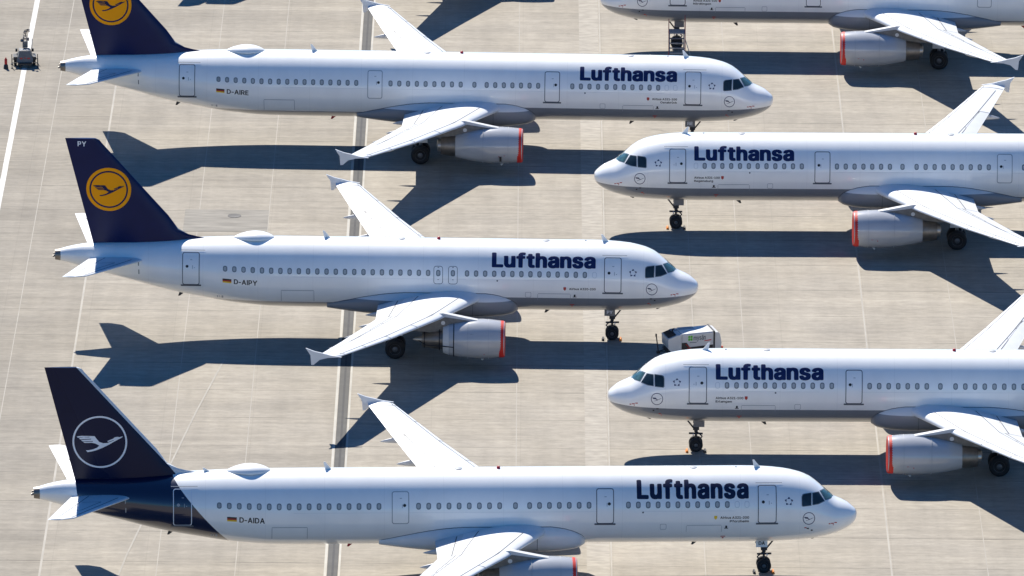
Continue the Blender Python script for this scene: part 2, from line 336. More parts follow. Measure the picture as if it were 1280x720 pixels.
GLYPH = json.loads('''{"-":[[[109,170],[342,169],[357,176],[363,185],[363,245],[356,255],[337,263],[112,261],[97,255],[89,235],[90,185],[97,176]]],"0":[[[193,-24],[250,-27],[280,-20],[320,-6],[355,18],[381,51],[406,101],[428,181],[428,326],[401,421],[370,472],[345,498],[315,517],[265,533],[190,533],[165,527],[120,507],[95,486],[74,461],[44,401],[23,306],[23,206],[28,166],[44,106],[64,66],[83,36],[115,5],[155,-15]],[[220,70],[190,83],[165,109],[154,131],[138,191],[133,271],[138,321],[159,391],[190,427],[210,437],[235,438],[260,428],[296,386],[318,301],[318,211],[306,151],[281,101],[250,75]]],"1":[[[71,-18],[384,-20],[409,-12],[415,-3],[416,53],[409,67],[389,75],[309,75],[302,82],[301,502],[298,518],[289,525],[274,530],[204,530],[179,523],[73,448],[63,432],[62,362],[74,345],[89,341],[114,349],[179,395],[185,392],[186,382],[186,82],[179,75],[79,75],[59,67],[52,53],[52,3],[59,-12]]],"2":[[[59,-18],[381,-20],[406,-12],[411,-5],[414,53],[401,70],[381,75],[210,78],[214,88],[346,231],[382,282],[402,332],[404,402],[397,428],[369,478],[321,514],[256,535],[191,535],[166,529],[126,513],[95,492],[60,448],[39,378],[40,358],[51,345],[66,340],[121,340],[146,348],[164,408],[186,429],[216,440],[241,439],[276,418],[292,392],[294,358],[277,318],[259,292],[45,63],[39,48],[39,3],[46,-12]]],"3":[[[179,-24],[251,-27],[331,-1],[361,18],[384,41],[412,96],[418,126],[418,166],[407,206],[392,236],[374,261],[346,282],[279,311],[294,336],[395,451],[398,506],[386,523],[366,528],[76,528],[52,521],[45,511],[44,456],[56,438],[76,433],[232,431],[219,406],[140,316],[134,301],[135,246],[142,236],[161,228],[221,228],[256,217],[289,191],[302,161],[303,131],[294,106],[261,79],[221,68],[186,75],[165,86],[141,109],[126,145],[111,152],[46,153],[23,141],[19,116],[30,76],[61,28],[111,-5]]],"A":[[[11,-18],[84,-20],[104,-12],[152,112],[164,120],[319,120],[330,108],[363,12],[378,-12],[399,-20],[454,-20],[482,-7],[486,8],[475,42],[310,492],[294,522],[274,530],[204,530],[184,522],[178,512],[-7,8],[-5,-7]],[[199,220],[193,232],[232,348],[239,356],[286,227],[274,220]]],"D":[[[55,-18],[253,-20],[293,-14],[373,16],[414,48],[439,78],[459,112],[480,178],[485,207],[485,308],[469,372],[439,432],[413,465],[373,494],[308,519],[253,530],[63,530],[39,518],[35,502],[35,8],[43,-12]],[[158,75],[150,88],[151,422],[163,430],[253,430],[278,424],[309,408],[340,378],[364,332],[375,267],[375,238],[364,178],[340,132],[313,105],[288,91],[258,80],[218,75]]],"E":[[[55,-18],[368,-20],[396,-7],[400,53],[388,70],[368,75],[163,75],[153,78],[150,88],[153,207],[353,210],[373,218],[380,238],[379,288],[373,297],[358,304],[153,308],[153,427],[363,430],[383,435],[395,452],[395,507],[387,522],[363,530],[68,530],[39,518],[35,502],[35,8],[43,-12]]],"I":[[[0,-20],[118,-20],[118,530],[0,530]]],"L":[[[55,-18],[358,-20],[378,-12],[385,3],[384,58],[378,67],[363,74],[153,78],[150,507],[143,522],[123,530],[58,529],[43,522],[35,507],[35,8],[43,-12]]],"M":[[[55,-18],[118,-20],[137,-12],[144,-3],[148,270],[164,242],[261,-3],[268,-12],[293,-20],[343,-20],[366,-7],[462,238],[478,265],[482,-3],[488,-12],[508,-20],[568,-20],[588,-12],[595,8],[595,502],[588,522],[563,530],[478,530],[458,522],[318,169],[313,169],[302,192],[173,519],[143,530],[63,530],[43,522],[35,502],[35,8],[43,-12]]],"N":[[[55,-18],[123,-20],[142,-12],[149,-3],[153,315],[169,298],[363,-9],[393,-20],[463,-20],[483,-12],[490,8],[490,502],[483,522],[463,530],[403,530],[383,522],[377,512],[373,192],[346,222],[160,518],[128,530],[63,530],[43,522],[35,502],[35,8],[43,-12]]],"O":[[[230,-24],[293,-27],[328,-20],[363,-10],[419,21],[474,81],[499,131],[515,196],[520,256],[515,316],[499,376],[474,426],[445,466],[408,497],[368,517],[313,533],[218,532],[168,517],[108,483],[78,452],[41,391],[27,351],[16,296],[15,221],[21,181],[42,116],[67,71],[93,38],[148,0],[203,-20]],[[243,75],[193,98],[149,151],[131,216],[131,296],[142,341],[178,398],[233,432],[293,433],[339,411],[374,376],[400,311],[405,226],[388,158],[348,103],[308,80],[283,73]]],"P":[[[55,-18],[123,-20],[146,-7],[153,162],[263,165],[298,171],[343,186],[368,201],[409,248],[430,302],[435,368],[409,448],[368,494],[313,519],[258,530],[63,530],[39,518],[35,502],[35,8],[43,-12]],[[158,260],[150,272],[153,427],[263,430],[298,410],[314,382],[320,352],[314,312],[300,288],[263,265]]],"R":[[[55,-18],[123,-20],[146,-7],[150,8],[150,167],[153,178],[163,180],[228,177],[333,-12],[353,-20],[418,-20],[446,-7],[448,15],[352,192],[355,202],[388,225],[409,252],[429,298],[435,332],[435,378],[419,432],[390,478],[363,499],[298,524],[258,530],[63,530],[39,518],[35,502],[35,8],[43,-12]],[[158,275],[150,288],[153,428],[263,430],[288,419],[305,402],[320,368],[320,337],[309,308],[293,290],[253,275]]],"Y":[[[196,-18],[264,-20],[287,-7],[291,8],[293,202],[475,492],[481,507],[474,522],[449,530],[384,530],[363,522],[239,324],[231,328],[110,522],[89,530],[24,530],[-5,518],[-7,502],[3,483],[175,207],[177,3],[184,-12]]],"a":[[[125,-26],[188,-28],[248,-8],[278,-18],[333,-18],[353,-11],[359,-1],[360,289],[349,324],[333,351],[288,385],[243,400],[203,406],[143,400],[98,385],[58,361],[32,329],[17,299],[17,289],[28,275],[83,257],[118,263],[146,294],[183,311],[223,305],[249,274],[250,259],[243,248],[143,236],[63,210],[26,179],[12,154],[6,129],[6,84],[22,39],[40,14],[68,-7]],[[148,68],[128,82],[117,99],[119,114],[133,131],[163,145],[193,151],[238,156],[248,153],[249,124],[229,89],[193,68]]],"b":[[[198,-26],[255,-28],[310,-12],[356,19],[375,43],[401,94],[412,134],[417,189],[406,269],[367,344],[342,369],[305,390],[270,402],[225,407],[185,400],[140,386],[134,514],[110,527],[50,525],[35,519],[28,499],[29,-1],[35,-11],[55,-18],[110,-18],[140,-5]],[[205,68],[185,77],[154,114],[138,169],[138,209],[149,254],[163,279],[185,300],[220,311],[255,300],[281,274],[302,214],[302,164],[286,114],[260,82],[235,68]]],"c":[[[169,-26],[237,-28],[292,-12],[322,3],[352,28],[373,59],[388,94],[388,104],[377,118],[307,137],[287,129],[269,99],[247,78],[222,67],[192,67],[154,89],[131,129],[120,189],[126,229],[137,261],[172,300],[207,311],[232,305],[262,286],[285,249],[307,242],[367,258],[383,274],[383,294],[363,334],[334,364],[287,390],[252,402],[212,407],[167,402],[127,390],[95,374],[67,352],[46,324],[26,284],[9,224],[9,159],[14,129],[31,79],[51,44],[102,-2]]],"d":[[[159,-26],[222,-28],[287,-4],[317,-18],[372,-18],[391,-11],[398,-1],[399,499],[395,514],[387,522],[372,527],[317,527],[292,519],[284,504],[282,388],[197,406],[157,402],[122,390],[67,356],[26,289],[9,219],[9,149],[26,89],[46,49],[77,12],[127,-17]],[[187,68],[146,99],[131,129],[120,189],[131,249],[151,284],[182,305],[207,310],[247,295],[272,264],[284,224],[284,154],[272,114],[247,82],[217,67]]],"e":[[[174,-26],[242,-28],[312,-7],[342,12],[364,34],[389,84],[381,104],[307,126],[287,119],[267,88],[247,73],[232,67],[197,67],[157,87],[131,124],[125,144],[132,151],[367,152],[386,159],[393,169],[394,244],[368,319],[322,370],[297,385],[247,402],[207,406],[167,402],[127,390],[80,364],[40,314],[26,284],[9,224],[9,149],[26,89],[41,59],[59,34],[102,-2]],[[132,243],[130,254],[154,289],[177,305],[202,312],[232,305],[247,297],[272,266],[277,249],[267,242]]],"f":[[[76,-18],[139,-20],[159,-12],[165,-3],[167,298],[174,305],[224,305],[239,310],[248,318],[251,332],[251,378],[244,392],[224,400],[174,400],[167,408],[167,428],[174,444],[189,454],[224,450],[250,462],[266,518],[259,534],[239,544],[214,550],[164,550],[104,529],[77,502],[63,478],[57,458],[54,403],[4,399],[-11,392],[-17,382],[-18,328],[-11,313],[9,305],[49,305],[56,298],[57,3],[64,-12]]],"g":[[[164,-168],[242,-170],[317,-149],[364,-113],[388,-73],[399,-18],[399,372],[395,387],[387,394],[372,399],[317,399],[287,383],[222,404],[172,404],[147,398],[107,383],[74,362],[46,327],[21,277],[9,227],[9,157],[21,107],[62,36],[102,6],[172,-15],[222,-15],[277,2],[284,-3],[284,-28],[277,-45],[257,-64],[232,-75],[177,-74],[152,-60],[121,-28],[102,-21],[36,-53],[29,-68],[31,-83],[62,-125],[112,-154]],[[187,81],[162,95],[141,117],[126,152],[120,192],[131,252],[149,282],[187,308],[217,309],[242,299],[268,272],[283,237],[289,187],[278,132],[259,102],[227,81]]],"h":[[[48,-18],[110,-20],[130,-12],[135,-5],[138,227],[143,258],[150,274],[170,295],[205,310],[240,300],[260,279],[267,262],[273,232],[273,8],[277,-7],[300,-20],[355,-20],[375,-12],[382,3],[382,267],[371,312],[356,342],[340,365],[315,384],[250,405],[205,405],[140,386],[137,507],[130,522],[110,530],[50,529],[35,522],[28,507],[28,8],[35,-12]]],"i":[[[46,-18],[109,-20],[129,-12],[136,3],[136,378],[129,392],[109,400],[49,399],[34,392],[27,378],[26,8],[34,-12]],[[56,428],[104,426],[129,436],[140,448],[150,468],[151,492],[140,518],[124,534],[94,545],[74,545],[44,534],[28,518],[17,492],[18,468],[34,440]]],"k":[[[48,-18],[110,-20],[134,-7],[138,123],[150,136],[162,128],[275,-13],[295,-20],[370,-20],[390,-12],[397,3],[390,19],[238,212],[372,358],[381,372],[379,388],[350,400],[285,400],[265,393],[150,275],[140,271],[137,507],[130,522],[110,530],[50,529],[35,522],[28,507],[28,8],[35,-12]]],"l":[[[108,-20],[170,-21],[200,-10],[207,5],[190,65],[145,75],[138,90],[136,510],[130,520],[110,527],[55,527],[35,520],[28,505],[28,60],[53,5]]],"m":[[[48,-18],[110,-20],[130,-12],[136,-3],[138,248],[153,282],[175,304],[195,310],[215,308],[232,298],[247,272],[248,8],[255,-12],[275,-20],[330,-20],[359,-7],[363,8],[363,267],[370,284],[385,299],[400,308],[425,310],[445,304],[462,288],[472,252],[474,-3],[480,-12],[500,-20],[555,-20],[575,-12],[583,8],[582,282],[571,322],[550,359],[515,388],[465,405],[400,404],[360,389],[320,364],[290,389],[245,405],[195,405],[140,387],[105,400],[55,400],[35,392],[28,372],[28,8],[35,-12]]],"n":[[[48,-18],[110,-20],[130,-12],[135,-5],[138,227],[144,262],[173,298],[210,310],[240,300],[260,279],[267,262],[273,232],[273,8],[277,-7],[305,-20],[355,-20],[379,-7],[383,8],[382,267],[366,322],[351,352],[332,372],[305,389],[245,405],[205,405],[140,384],[125,395],[105,400],[55,400],[32,388],[28,372],[28,8],[35,-12]]],"o":[[[169,-26],[237,-28],[292,-12],[322,3],[347,22],[368,49],[393,99],[404,139],[404,234],[388,289],[373,319],[344,354],[317,375],[287,390],[247,402],[207,406],[167,402],[127,390],[95,374],[67,352],[46,324],[26,284],[9,224],[9,159],[14,129],[31,79],[51,44],[102,-2]],[[187,68],[157,87],[141,109],[131,129],[120,189],[126,229],[147,276],[172,300],[207,311],[242,300],[262,286],[277,264],[294,209],[294,164],[278,114],[252,82],[222,67]]],"r":[[[48,-18],[110,-20],[130,-12],[135,-5],[139,248],[149,272],[170,294],[195,305],[240,305],[260,313],[267,328],[267,382],[255,400],[240,405],[190,405],[140,387],[110,400],[55,400],[35,392],[30,385],[28,8],[35,-12]]],"s":[[[141,-26],[213,-28],[293,-2],[333,33],[355,84],[354,134],[324,189],[293,210],[233,230],[173,243],[143,259],[137,269],[141,294],[178,312],[208,310],[230,294],[248,265],[268,257],[323,268],[342,279],[344,309],[315,359],[278,386],[233,402],[188,407],[143,402],[83,380],[47,349],[32,324],[21,289],[27,234],[42,204],[58,187],[88,168],[208,135],[239,114],[235,89],[218,73],[198,67],[163,67],[148,73],[126,94],[113,119],[93,127],[33,115],[14,104],[11,84],[17,64],[43,22],[83,-7]]],"t":[[[136,-22],[204,-23],[229,-12],[236,3],[231,43],[224,60],[199,71],[164,73],[153,83],[151,93],[152,298],[159,305],[199,306],[219,314],[226,328],[226,378],[219,393],[204,399],[154,404],[151,468],[144,483],[124,491],[69,491],[49,483],[43,473],[39,404],[4,399],[-15,388],[-18,328],[-11,313],[9,306],[34,305],[41,298],[41,68],[48,43],[59,22],[82,-2]]],"u":[[[148,-23],[205,-25],[270,-4],[300,-20],[355,-20],[379,-8],[383,7],[383,372],[375,392],[355,400],[305,400],[277,387],[273,372],[272,147],[257,102],[235,81],[205,70],[185,71],[155,91],[138,137],[138,372],[134,387],[105,400],[55,400],[32,387],[28,372],[28,112],[34,77],[49,42],[80,5],[115,-14]]],"v":[[[157,-18],[225,-20],[248,-7],[391,358],[397,378],[390,392],[370,400],[310,400],[285,392],[206,178],[195,159],[189,162],[105,392],[85,400],[25,400],[-4,388],[-7,378],[4,342],[134,3],[144,-12]]],"x":[[[16,-18],[88,-20],[110,-12],[188,100],[268,-13],[288,-20],[348,-20],[373,-12],[380,3],[369,27],[258,192],[364,352],[375,378],[368,392],[343,400],[283,400],[263,393],[198,296],[188,290],[118,393],[98,400],[38,400],[13,392],[6,378],[17,352],[121,198],[109,172],[0,12],[0,-7]]],"y":[[[57,-163],[115,-165],[165,-148],[190,-130],[211,-103],[391,357],[397,377],[390,392],[370,400],[310,400],[285,392],[206,177],[195,159],[189,162],[105,392],[85,400],[25,400],[-4,387],[-7,377],[4,342],[134,-3],[110,-60],[90,-70],[60,-67],[45,-72],[36,-83],[24,-143],[30,-153]]],"z":[[[37,-18],[329,-20],[354,-12],[361,3],[362,48],[354,67],[329,75],[184,75],[176,82],[350,312],[356,328],[357,372],[349,392],[324,400],[54,400],[29,392],[22,378],[22,332],[29,312],[54,305],[194,305],[204,298],[23,63],[17,48],[17,3],[24,-12]]],"\u00e4":[[[125,-26],[188,-28],[248,-8],[278,-18],[333,-18],[353,-11],[359,-1],[360,289],[349,324],[333,351],[288,385],[243,400],[203,406],[143,400],[98,385],[58,361],[32,329],[17,299],[17,289],[28,275],[83,257],[118,263],[146,294],[183,311],[223,305],[249,274],[250,259],[243,248],[143,236],[63,210],[26,179],[12,154],[6,129],[6,84],[22,39],[40,14],[68,-7]],[[148,68],[128,82],[117,99],[119,114],[133,131],[163,145],[193,151],[238,156],[248,153],[249,124],[229,89],[193,68]],[[100,424],[123,422],[143,428],[159,434],[174,449],[180,464],[180,499],[163,530],[133,541],[103,541],[73,530],[62,519],[51,489],[52,469],[73,437]],[[245,424],[268,422],[298,433],[313,443],[323,462],[324,504],[298,535],[278,541],[238,540],[215,529],[198,501],[196,474],[207,449],[223,433]]],"\u00f6":[[[169,-26],[237,-28],[292,-12],[322,3],[347,22],[368,49],[393,99],[404,139],[404,234],[388,289],[373,319],[344,354],[317,375],[287,390],[247,402],[207,406],[167,402],[127,390],[95,374],[67,352],[46,324],[26,284],[9,224],[9,159],[14,129],[31,79],[51,44],[102,-2]],[[187,68],[157,87],[141,109],[131,129],[120,189],[126,229],[147,276],[172,300],[207,311],[242,300],[262,286],[277,264],[294,209],[294,164],[278,114],[252,82],[222,67]],[[119,424],[147,422],[172,431],[184,439],[197,462],[198,504],[172,535],[147,542],[102,535],[84,524],[72,502],[69,474],[81,449],[97,433]],[[264,424],[287,422],[317,433],[332,443],[342,462],[343,499],[332,521],[317,535],[297,542],[257,540],[234,529],[217,502],[214,469],[226,444]]],"\u00fc":[[[148,-23],[205,-25],[270,-4],[300,-20],[355,-20],[379,-8],[383,7],[383,372],[375,392],[355,400],[305,400],[277,387],[273,372],[272,147],[257,102],[235,81],[205,70],[185,71],[155,91],[138,137],[138,372],[134,387],[105,400],[55,400],[32,387],[28,372],[28,112],[34,77],[49,42],[80,5],[115,-14]],[[108,427],[155,426],[171,432],[190,451],[197,467],[197,497],[180,528],[145,543],[125,545],[95,533],[80,519],[68,492],[69,467],[85,440]],[[253,427],[300,426],[316,432],[331,447],[341,467],[342,492],[331,517],[315,533],[290,543],[270,545],[224,522],[213,497],[214,462],[235,435]]],"*L":[[[50,-27],[363,-30],[394,-22],[405,3],[405,53],[393,78],[358,85],[173,88],[170,507],[159,532],[128,540],[63,540],[33,535],[22,528],[15,507],[15,3],[26,-22]]],"*u":[[[143,-33],[210,-35],[255,-25],[360,-30],[390,-23],[396,-18],[403,7],[403,372],[390,403],[360,410],[300,410],[265,403],[259,397],[253,372],[252,147],[237,107],[220,91],[200,83],[175,97],[164,112],[158,137],[158,372],[151,397],[145,403],[110,410],[50,410],[20,403],[14,397],[8,372],[8,112],[14,77],[29,37],[65,-5],[100,-24]]],"*f":[[[71,-27],[139,-30],[169,-25],[179,-19],[185,-3],[187,288],[194,295],[259,302],[271,332],[271,378],[264,399],[229,410],[194,410],[187,422],[199,440],[254,445],[269,456],[286,512],[280,538],[269,548],[219,560],[159,560],[89,539],[48,492],[37,458],[34,413],[-26,403],[-37,382],[-38,328],[-31,306],[4,295],[29,295],[36,288],[37,3],[48,-22]]],"*t":[[[131,-32],[199,-34],[234,-28],[249,-18],[255,-2],[256,18],[241,68],[229,76],[179,83],[171,98],[172,288],[179,295],[204,296],[239,307],[246,328],[246,378],[234,404],[174,414],[171,468],[159,494],[129,501],[64,501],[34,494],[28,488],[22,468],[19,414],[-26,404],[-32,398],[-38,378],[-38,328],[-26,303],[14,295],[21,288],[21,68],[34,26],[69,-13],[89,-23]]],"*h":[[[43,-27],[115,-30],[145,-23],[151,-18],[158,8],[158,232],[173,272],[190,289],[210,297],[222,292],[240,274],[252,238],[253,8],[259,-18],[265,-23],[295,-30],[360,-30],[391,-22],[402,3],[402,267],[386,328],[371,358],[330,394],[285,409],[250,415],[160,409],[156,512],[145,533],[115,540],[50,540],[20,533],[8,507],[8,3],[19,-22]]],"*a":[[[120,-36],[193,-38],[253,-24],[338,-28],[368,-22],[374,-16],[380,9],[380,289],[364,339],[353,356],[333,376],[303,395],[268,406],[203,416],[113,405],[73,390],[43,371],[23,351],[2,314],[-4,294],[6,269],[78,247],[108,245],[133,250],[158,281],[193,300],[209,294],[229,274],[230,264],[223,257],[133,248],[68,230],[33,211],[-3,169],[-14,129],[-15,89],[2,34],[25,4],[53,-17]],[[163,78],[137,99],[137,109],[148,121],[198,141],[228,138],[229,124],[213,99],[183,78]]],"*n":[[[43,-27],[115,-30],[145,-23],[151,-18],[158,8],[158,232],[173,272],[190,289],[210,297],[222,292],[240,274],[252,238],[253,8],[259,-18],[265,-23],[300,-30],[360,-30],[395,-19],[403,8],[402,267],[381,337],[370,359],[347,382],[320,399],[250,415],[200,415],[155,405],[50,410],[15,399],[8,372],[8,3],[19,-22]]],"*s":[[[136,-36],[218,-38],[298,-17],[323,-3],[350,24],[374,79],[374,134],[362,169],[343,197],[308,220],[188,253],[157,274],[162,289],[188,301],[213,286],[233,253],[263,247],[328,257],[358,268],[365,304],[349,344],[320,379],[268,405],[183,417],[113,407],[78,395],[48,377],[28,356],[17,339],[2,294],[1,259],[12,219],[23,198],[43,177],[73,158],[193,125],[219,109],[219,99],[208,87],[183,77],[158,87],[142,104],[133,125],[123,132],[83,137],[8,122],[-3,114],[-8,79],[4,44],[21,19],[46,-6],[68,-17]]]}''')
ADV = {' ': 0.2, '-': 0.37, 'I': 0.22, 'i': 0.20, 'l': 0.20, 'f': 0.255, 't': 0.26, 'r': 0.27, '1': 0.36}
def word(txt, track=0.03, bold=False):
    """outlines of a word, cap height 0.73, starting at x=0; returns loops, width"""
    x = 0.0; loops = []
    for ch in txt:
        if ch == ' ': x += 0.15; continue
        g = GLYPH['*' + ch if bold else ch]
        lo = min(p[0] for L in g for p in L) / 1000; hi = max(p[0] for L in g for p in L) / 1000
        for L in g: loops.append([(p[0] / 1000 - lo + x, p[1] / 1000) for p in L])
        x += hi - lo + track
    return loops, x - track
def word_fit(txt, w, h, align='left', track=0.03, bold=False):
    """scaled so the word is w wide and its capitals h tall; baseline at 0"""
    loops, W = word(txt, track, bold)
    lo = min(p[1] for p in GLYPH['*L' if bold else 'L'][0]) / 1000; hi = max(p[1] for p in GLYPH['*L' if bold else 'L'][0]) / 1000
    sx = w / W; sy = h / (hi - lo)
    off = 0 if align == 'left' else -w
    return [[(p[0] * sx + off, (p[1] - lo) * sy) for p in L] for L in loops]

# ------------------------------------------------------------------ airliner shape tables (metres)
ZC, SE, CE = 3.88, math.sin(EL), math.cos(EL)
NX = [0, .05, .15, .26, .4, .55, .84, 1.07, 1.3, 1.54, 1.77, 2.0, 2.3, 2.6, 2.9, 3.17, 3.6, 4.0, 4.6, 5.4, 6.3]
NT = [-.57, -.36, -.24, -.14, -.02, .09, .24, .34, .45, .64, .83, 1.03, 1.28, 1.49, 1.63, 1.73, 1.84, 1.92, 1.99, 2.047, 2.062]
NB = [-.57, -.84, -1.0, -1.12, -1.23, -1.33, -1.48, -1.57, -1.65, -1.71, -1.77, -1.82, -1.875, -1.915, -1.94, -1.96, -1.99, -2.01, -2.035, -2.05, -2.062]
NA = [0, .29, .48, .62, .75, .86, 1.04, 1.16, 1.26, 1.36, 1.45, 1.53, 1.61, 1.69, 1.745, 1.79, 1.85, 1.89, 1.93, 1.965, 1.975]
TD = [0, .3, .8, 1.6, 2.34, 3.55, 4.86, 6.07, 7.3, 8.8, 10.65, 12.9, 14.5]
TT = [1.02, 1.12, 1.27, 1.44, 1.53, 1.62, 1.70, 1.79, 1.87, 1.95, 2.02, 2.055, 2.062]
TB = [.52, .45, .35, .11, -.07, -.38, -.705, -1.03, -1.31, -1.57, -1.86, -2.04, -2.062]
TA = [.24, .32, .45, .62, .78, 1.02, 1.26, 1.45, 1.62, 1.77, 1.9, 1.965, 1.975]

class Body:
    """fuselage surface of one type; X aft from nose, Y towards the visible side, Z up"""
    def __init__(s, L, o): s.L, s.o = L, o
    def sec(s, X):
        if X < 6.3:
            T, B, a = (lerp_table(X, NX, t) for t in (NT, NB, NA))
        else:
            D = s.L - X
            T, B, a = (lerp_table(D, TD, t) for t in (TT, TB, TA))
        c = (T + B) / 2 / CE
        rr = (T - B) / 2
        h = math.sqrt(max(rr * rr - (a * SE) ** 2, 1e-8)) / CE
        return a, ZC + c, h
    def pt(s, X, phi):
        a, c, h = s.sec(X)
        return Vector((X, a * math.cos(phi), c + h * math.sin(phi)))
    def off(s, X, phi, d):
        p = s.pt(X, phi)
        e1 = s.pt(X + 0.02, phi) - s.pt(max(X - 0.02, 0.005), phi)
        e2 = s.pt(X, phi + 0.02) - s.pt(X, phi - 0.02)
        nn = e1.cross(e2).normalized()
        if nn.dot(Vector((0, math.cos(phi), math.sin(phi)))) < 0: nn = -nn
        return p + nn * d
    def phiS(s, X, S):
        """angle of the surface point that shows at height S across the view"""
        a, c, h = s.sec(X)
        A, B = h * CE, a * SE
        v = (S - (c - ZC) * CE) / math.hypot(A, B)
        v = max(-0.999, min(0.999, v))
        return math.asin(v) + math.atan2(B, A)

MESH = {}
class Plane:
    def __init__(s, name, label, typ, nose, yaw, sg, style, engine, reg, line1, line2, group, detail=True):
        s.sg, s.typ, s.style = sg, typ, style
        s.L = 44.51 if typ == 'long' else 37.57
        s.o = 4.27 if typ == 'long' else 0.0
        s.B = Body(s.L, s.o)
        s.key = (typ, sg)
        s.root = thing(name, label, 'airplane', (nose[0], nose[1], 0), yaw + (math.pi if sg < 0 else 0), group)
        s.body_mat = fus_mat('fuselage_paint', style, s.L, s.o)
        s.tailblue = 'navy' if style == 'old' else 'deep'
        s.build(engine, reg, line1, line2, detail)
    # model coordinates -> object coordinates
    def P(s, v): return Vector((-v[0], -s.sg * v[1], v[2]))
    def cached(s, key, fn, smooth=None):
        k = (s.key, key)
        if k not in MESH:
            bm = fn()
            for v in bm.verts: v.co = s.P(v.co)
            MESH[k] = bm_mesh(str(key), bm, smooth)
        return MESH[k]
    def part(s, name, key, fn, mat, parent=None, smooth=None):
        me = s.cached(key, fn, smooth)
        if me.materials and me.materials[0] != mat:
            me = me.copy(); me.materials.clear()
        return link(name, me, parent or s.root, mat)
    # decals bent on to the skin. coordinates: r to the right in the picture from X0, w = arc height or S
    def decal(s, name, loops, X0, mat, parent=None, mode='w', cut=0.12, cutx=0.0, d=0.006, key=None, surf=None):
        k = (s.key, 'd', key) if key else None
        if k and k in MESH: me = MESH[k]
        else:
            bm = fill2d(loops, cutx, cut)
            for v in bm.verts:
                X = X0 - s.sg * v.co.x
                if surf: p = surf(X, v.co.y, d)
                else:
                    phi = v.co.y / 2.02 if mode == 'w' else s.B.phiS(X, v.co.y)
                    p = s.B.off(X, phi, d)
                v.co = s.P(p)
            for f in bm.faces: f.normal_update()
            me = bm_mesh(name, bm, None, recalc=False)
            # make sure faces look outwards
            if me.polygons:
                acc = sum(p.normal.y * -s.sg * p.area for p in me.polygons)
                if acc < 0: me.flip_normals()
            if k: MESH[k] = me
        if me.materials and me.materials[0] != mat:
            me = me.copy(); me.materials.clear()
        return link(name, me, parent or s.root, mat)

    # ---------------------------------------------------------------- parts
    def fuselage_bm(s):
        bm = bmesh.new()
        xs = [0.004, 0.02] + NX[1:]
        xs += [6.3 + (s.L - 14.5 - 6.3) * i / 12 for i in range(1, 13)]
        xs += [s.L - 14.5 + 14.1 * i / 34 for i in range(1, 35)]
        rings = []
        n = 96
        for X in xs:
            rings.append([s.B.pt(X, 2 * math.pi * i / n) for i in range(n)])
        add_loft(bm, rings)
        return bm
    def fairing_bm(s):
        bm = bmesh.new(); n = 64; rings = []
        x0, x1 = 10.5 + s.o, 21.6 + s.o
        for i in range(41):
            t = i / 40
            g = 1.0
            if t < .2: g = math.sqrt(max(0, 1 - ((.2 - t) / .2) ** 2))
            if t > .55: g = 1 - ((t - .55) / .45) ** 2.0
            X = x0 + (x1 - x0) * t
            w = 1.35 + .80 * g; zb = 1.95 - .39 * g; zt = 2.55 + 1.05 * g
            zc, h = (zb + zt) / 2, (zt - zb) / 2
            ring = []
            for k in range(n):
                a = 2 * math.pi * k / n
                ca, sa = math.cos(a), math.sin(a)
                e = 2 / 2.7
                ring.append(Vector((X, w * math.copysign(abs(ca) ** e, ca), zc + h * math.copysign(abs(sa) ** e, sa))))
            rings.append(ring)
        add_loft(bm, rings)
        return bm
    # wing planform at span Y (side independent)
    def wing_st(s, Y):
        ys = [0, 2.0, 6.4, 16.7, 17.0]
        le = lerp1(Y, ys, [11.6, 12.66, 14.93, 20.25, 20.75]) + s.o
        te = lerp1(Y, ys, [18.62, 18.62, 18.64, 21.68, 21.70]) + s.o
        zl = lerp1(Y, [0, 2.0, 6.4, 11.5, 17.0], [2.88, 2.95, 3.10, 3.52, 4.16])
        zt = lerp1(Y, [0, 2.0, 6.4, 11.5, 17.0], [2.42, 2.50, 3.02, 3.48, 4.10])
        th = lerp1(Y, ys, [.155, .15, .118, .105, .10])
        return le, te, zl, zt, th
    def wing_pt(s, Y, t, upper=1, d=0.0):
        le, te, zl, zt, th = s.wing_st(abs(Y))
        c = te - le
        y = 5 * th * (.2969 * math.sqrt(max(t, 0)) - .126 * t - .3516 * t * t + .2843 * t**3 - .1036 * t**4)
        y *= (1.12 if upper > 0 else .88)
        camber = 0.012 * math.sin(math.pi * t)
        return Vector((le + c * t, Y, zl + (zt - zl) * t + c * (camber + upper * y) + upper * d))
    def wing_bm(s, side, t0, t1, ys):
        bm = bmesh.new(); rings = []
        N = 14
        for Y in ys:
            ring = []
            for k in range(N + 1):
                u = k / N
                t = t0 + (t1 - t0) * (u * u if t0 == 0 else u)
                ring.append(s.wing_pt(side * Y, t, 1))
            for k in range(N, -1 if t0 > 0 else 0, -1):
                u = k / N
                t = t0 + (t1 - t0) * (u * u if t0 == 0 else u)
                ring.append(s.wing_pt(side * Y, t, -1))
            rings.append(ring)
        add_loft(bm, rings)
        return bm
    def line_bm(s, side, segs, wd=0.045, d=0.006):
        """thin seams on the wing's upper skin: list of ((Y,t),(Y,t))"""
        bm = bmesh.new()
        for (ya, ta), (yb, tb) in segs:
            n = 14
            prev = None
            for i in range(n + 1):
                u = i / n
                Y = ya + (yb - ya) * u; t = ta + (tb - ta) * u
                if abs(yb - ya) > abs(tb - ta) * 3:
                    le, te = s.wing_st(Y)[:2]; dt = wd / (te - le) / 2
                    a = s.wing_pt(side * Y, t - dt, 1, d); b_ = s.wing_pt(side * Y, t + dt, 1, d)
                else:
                    a = s.wing_pt(side * (Y - wd / 2), t, 1, d); b_ = s.wing_pt(side * (Y + wd / 2), t, 1, d)
                va, vb = bm.verts.new(a), bm.verts.new(b_)
                if prev: bm.faces.new((prev[0], prev[1], vb, va))
                prev = (va, vb)
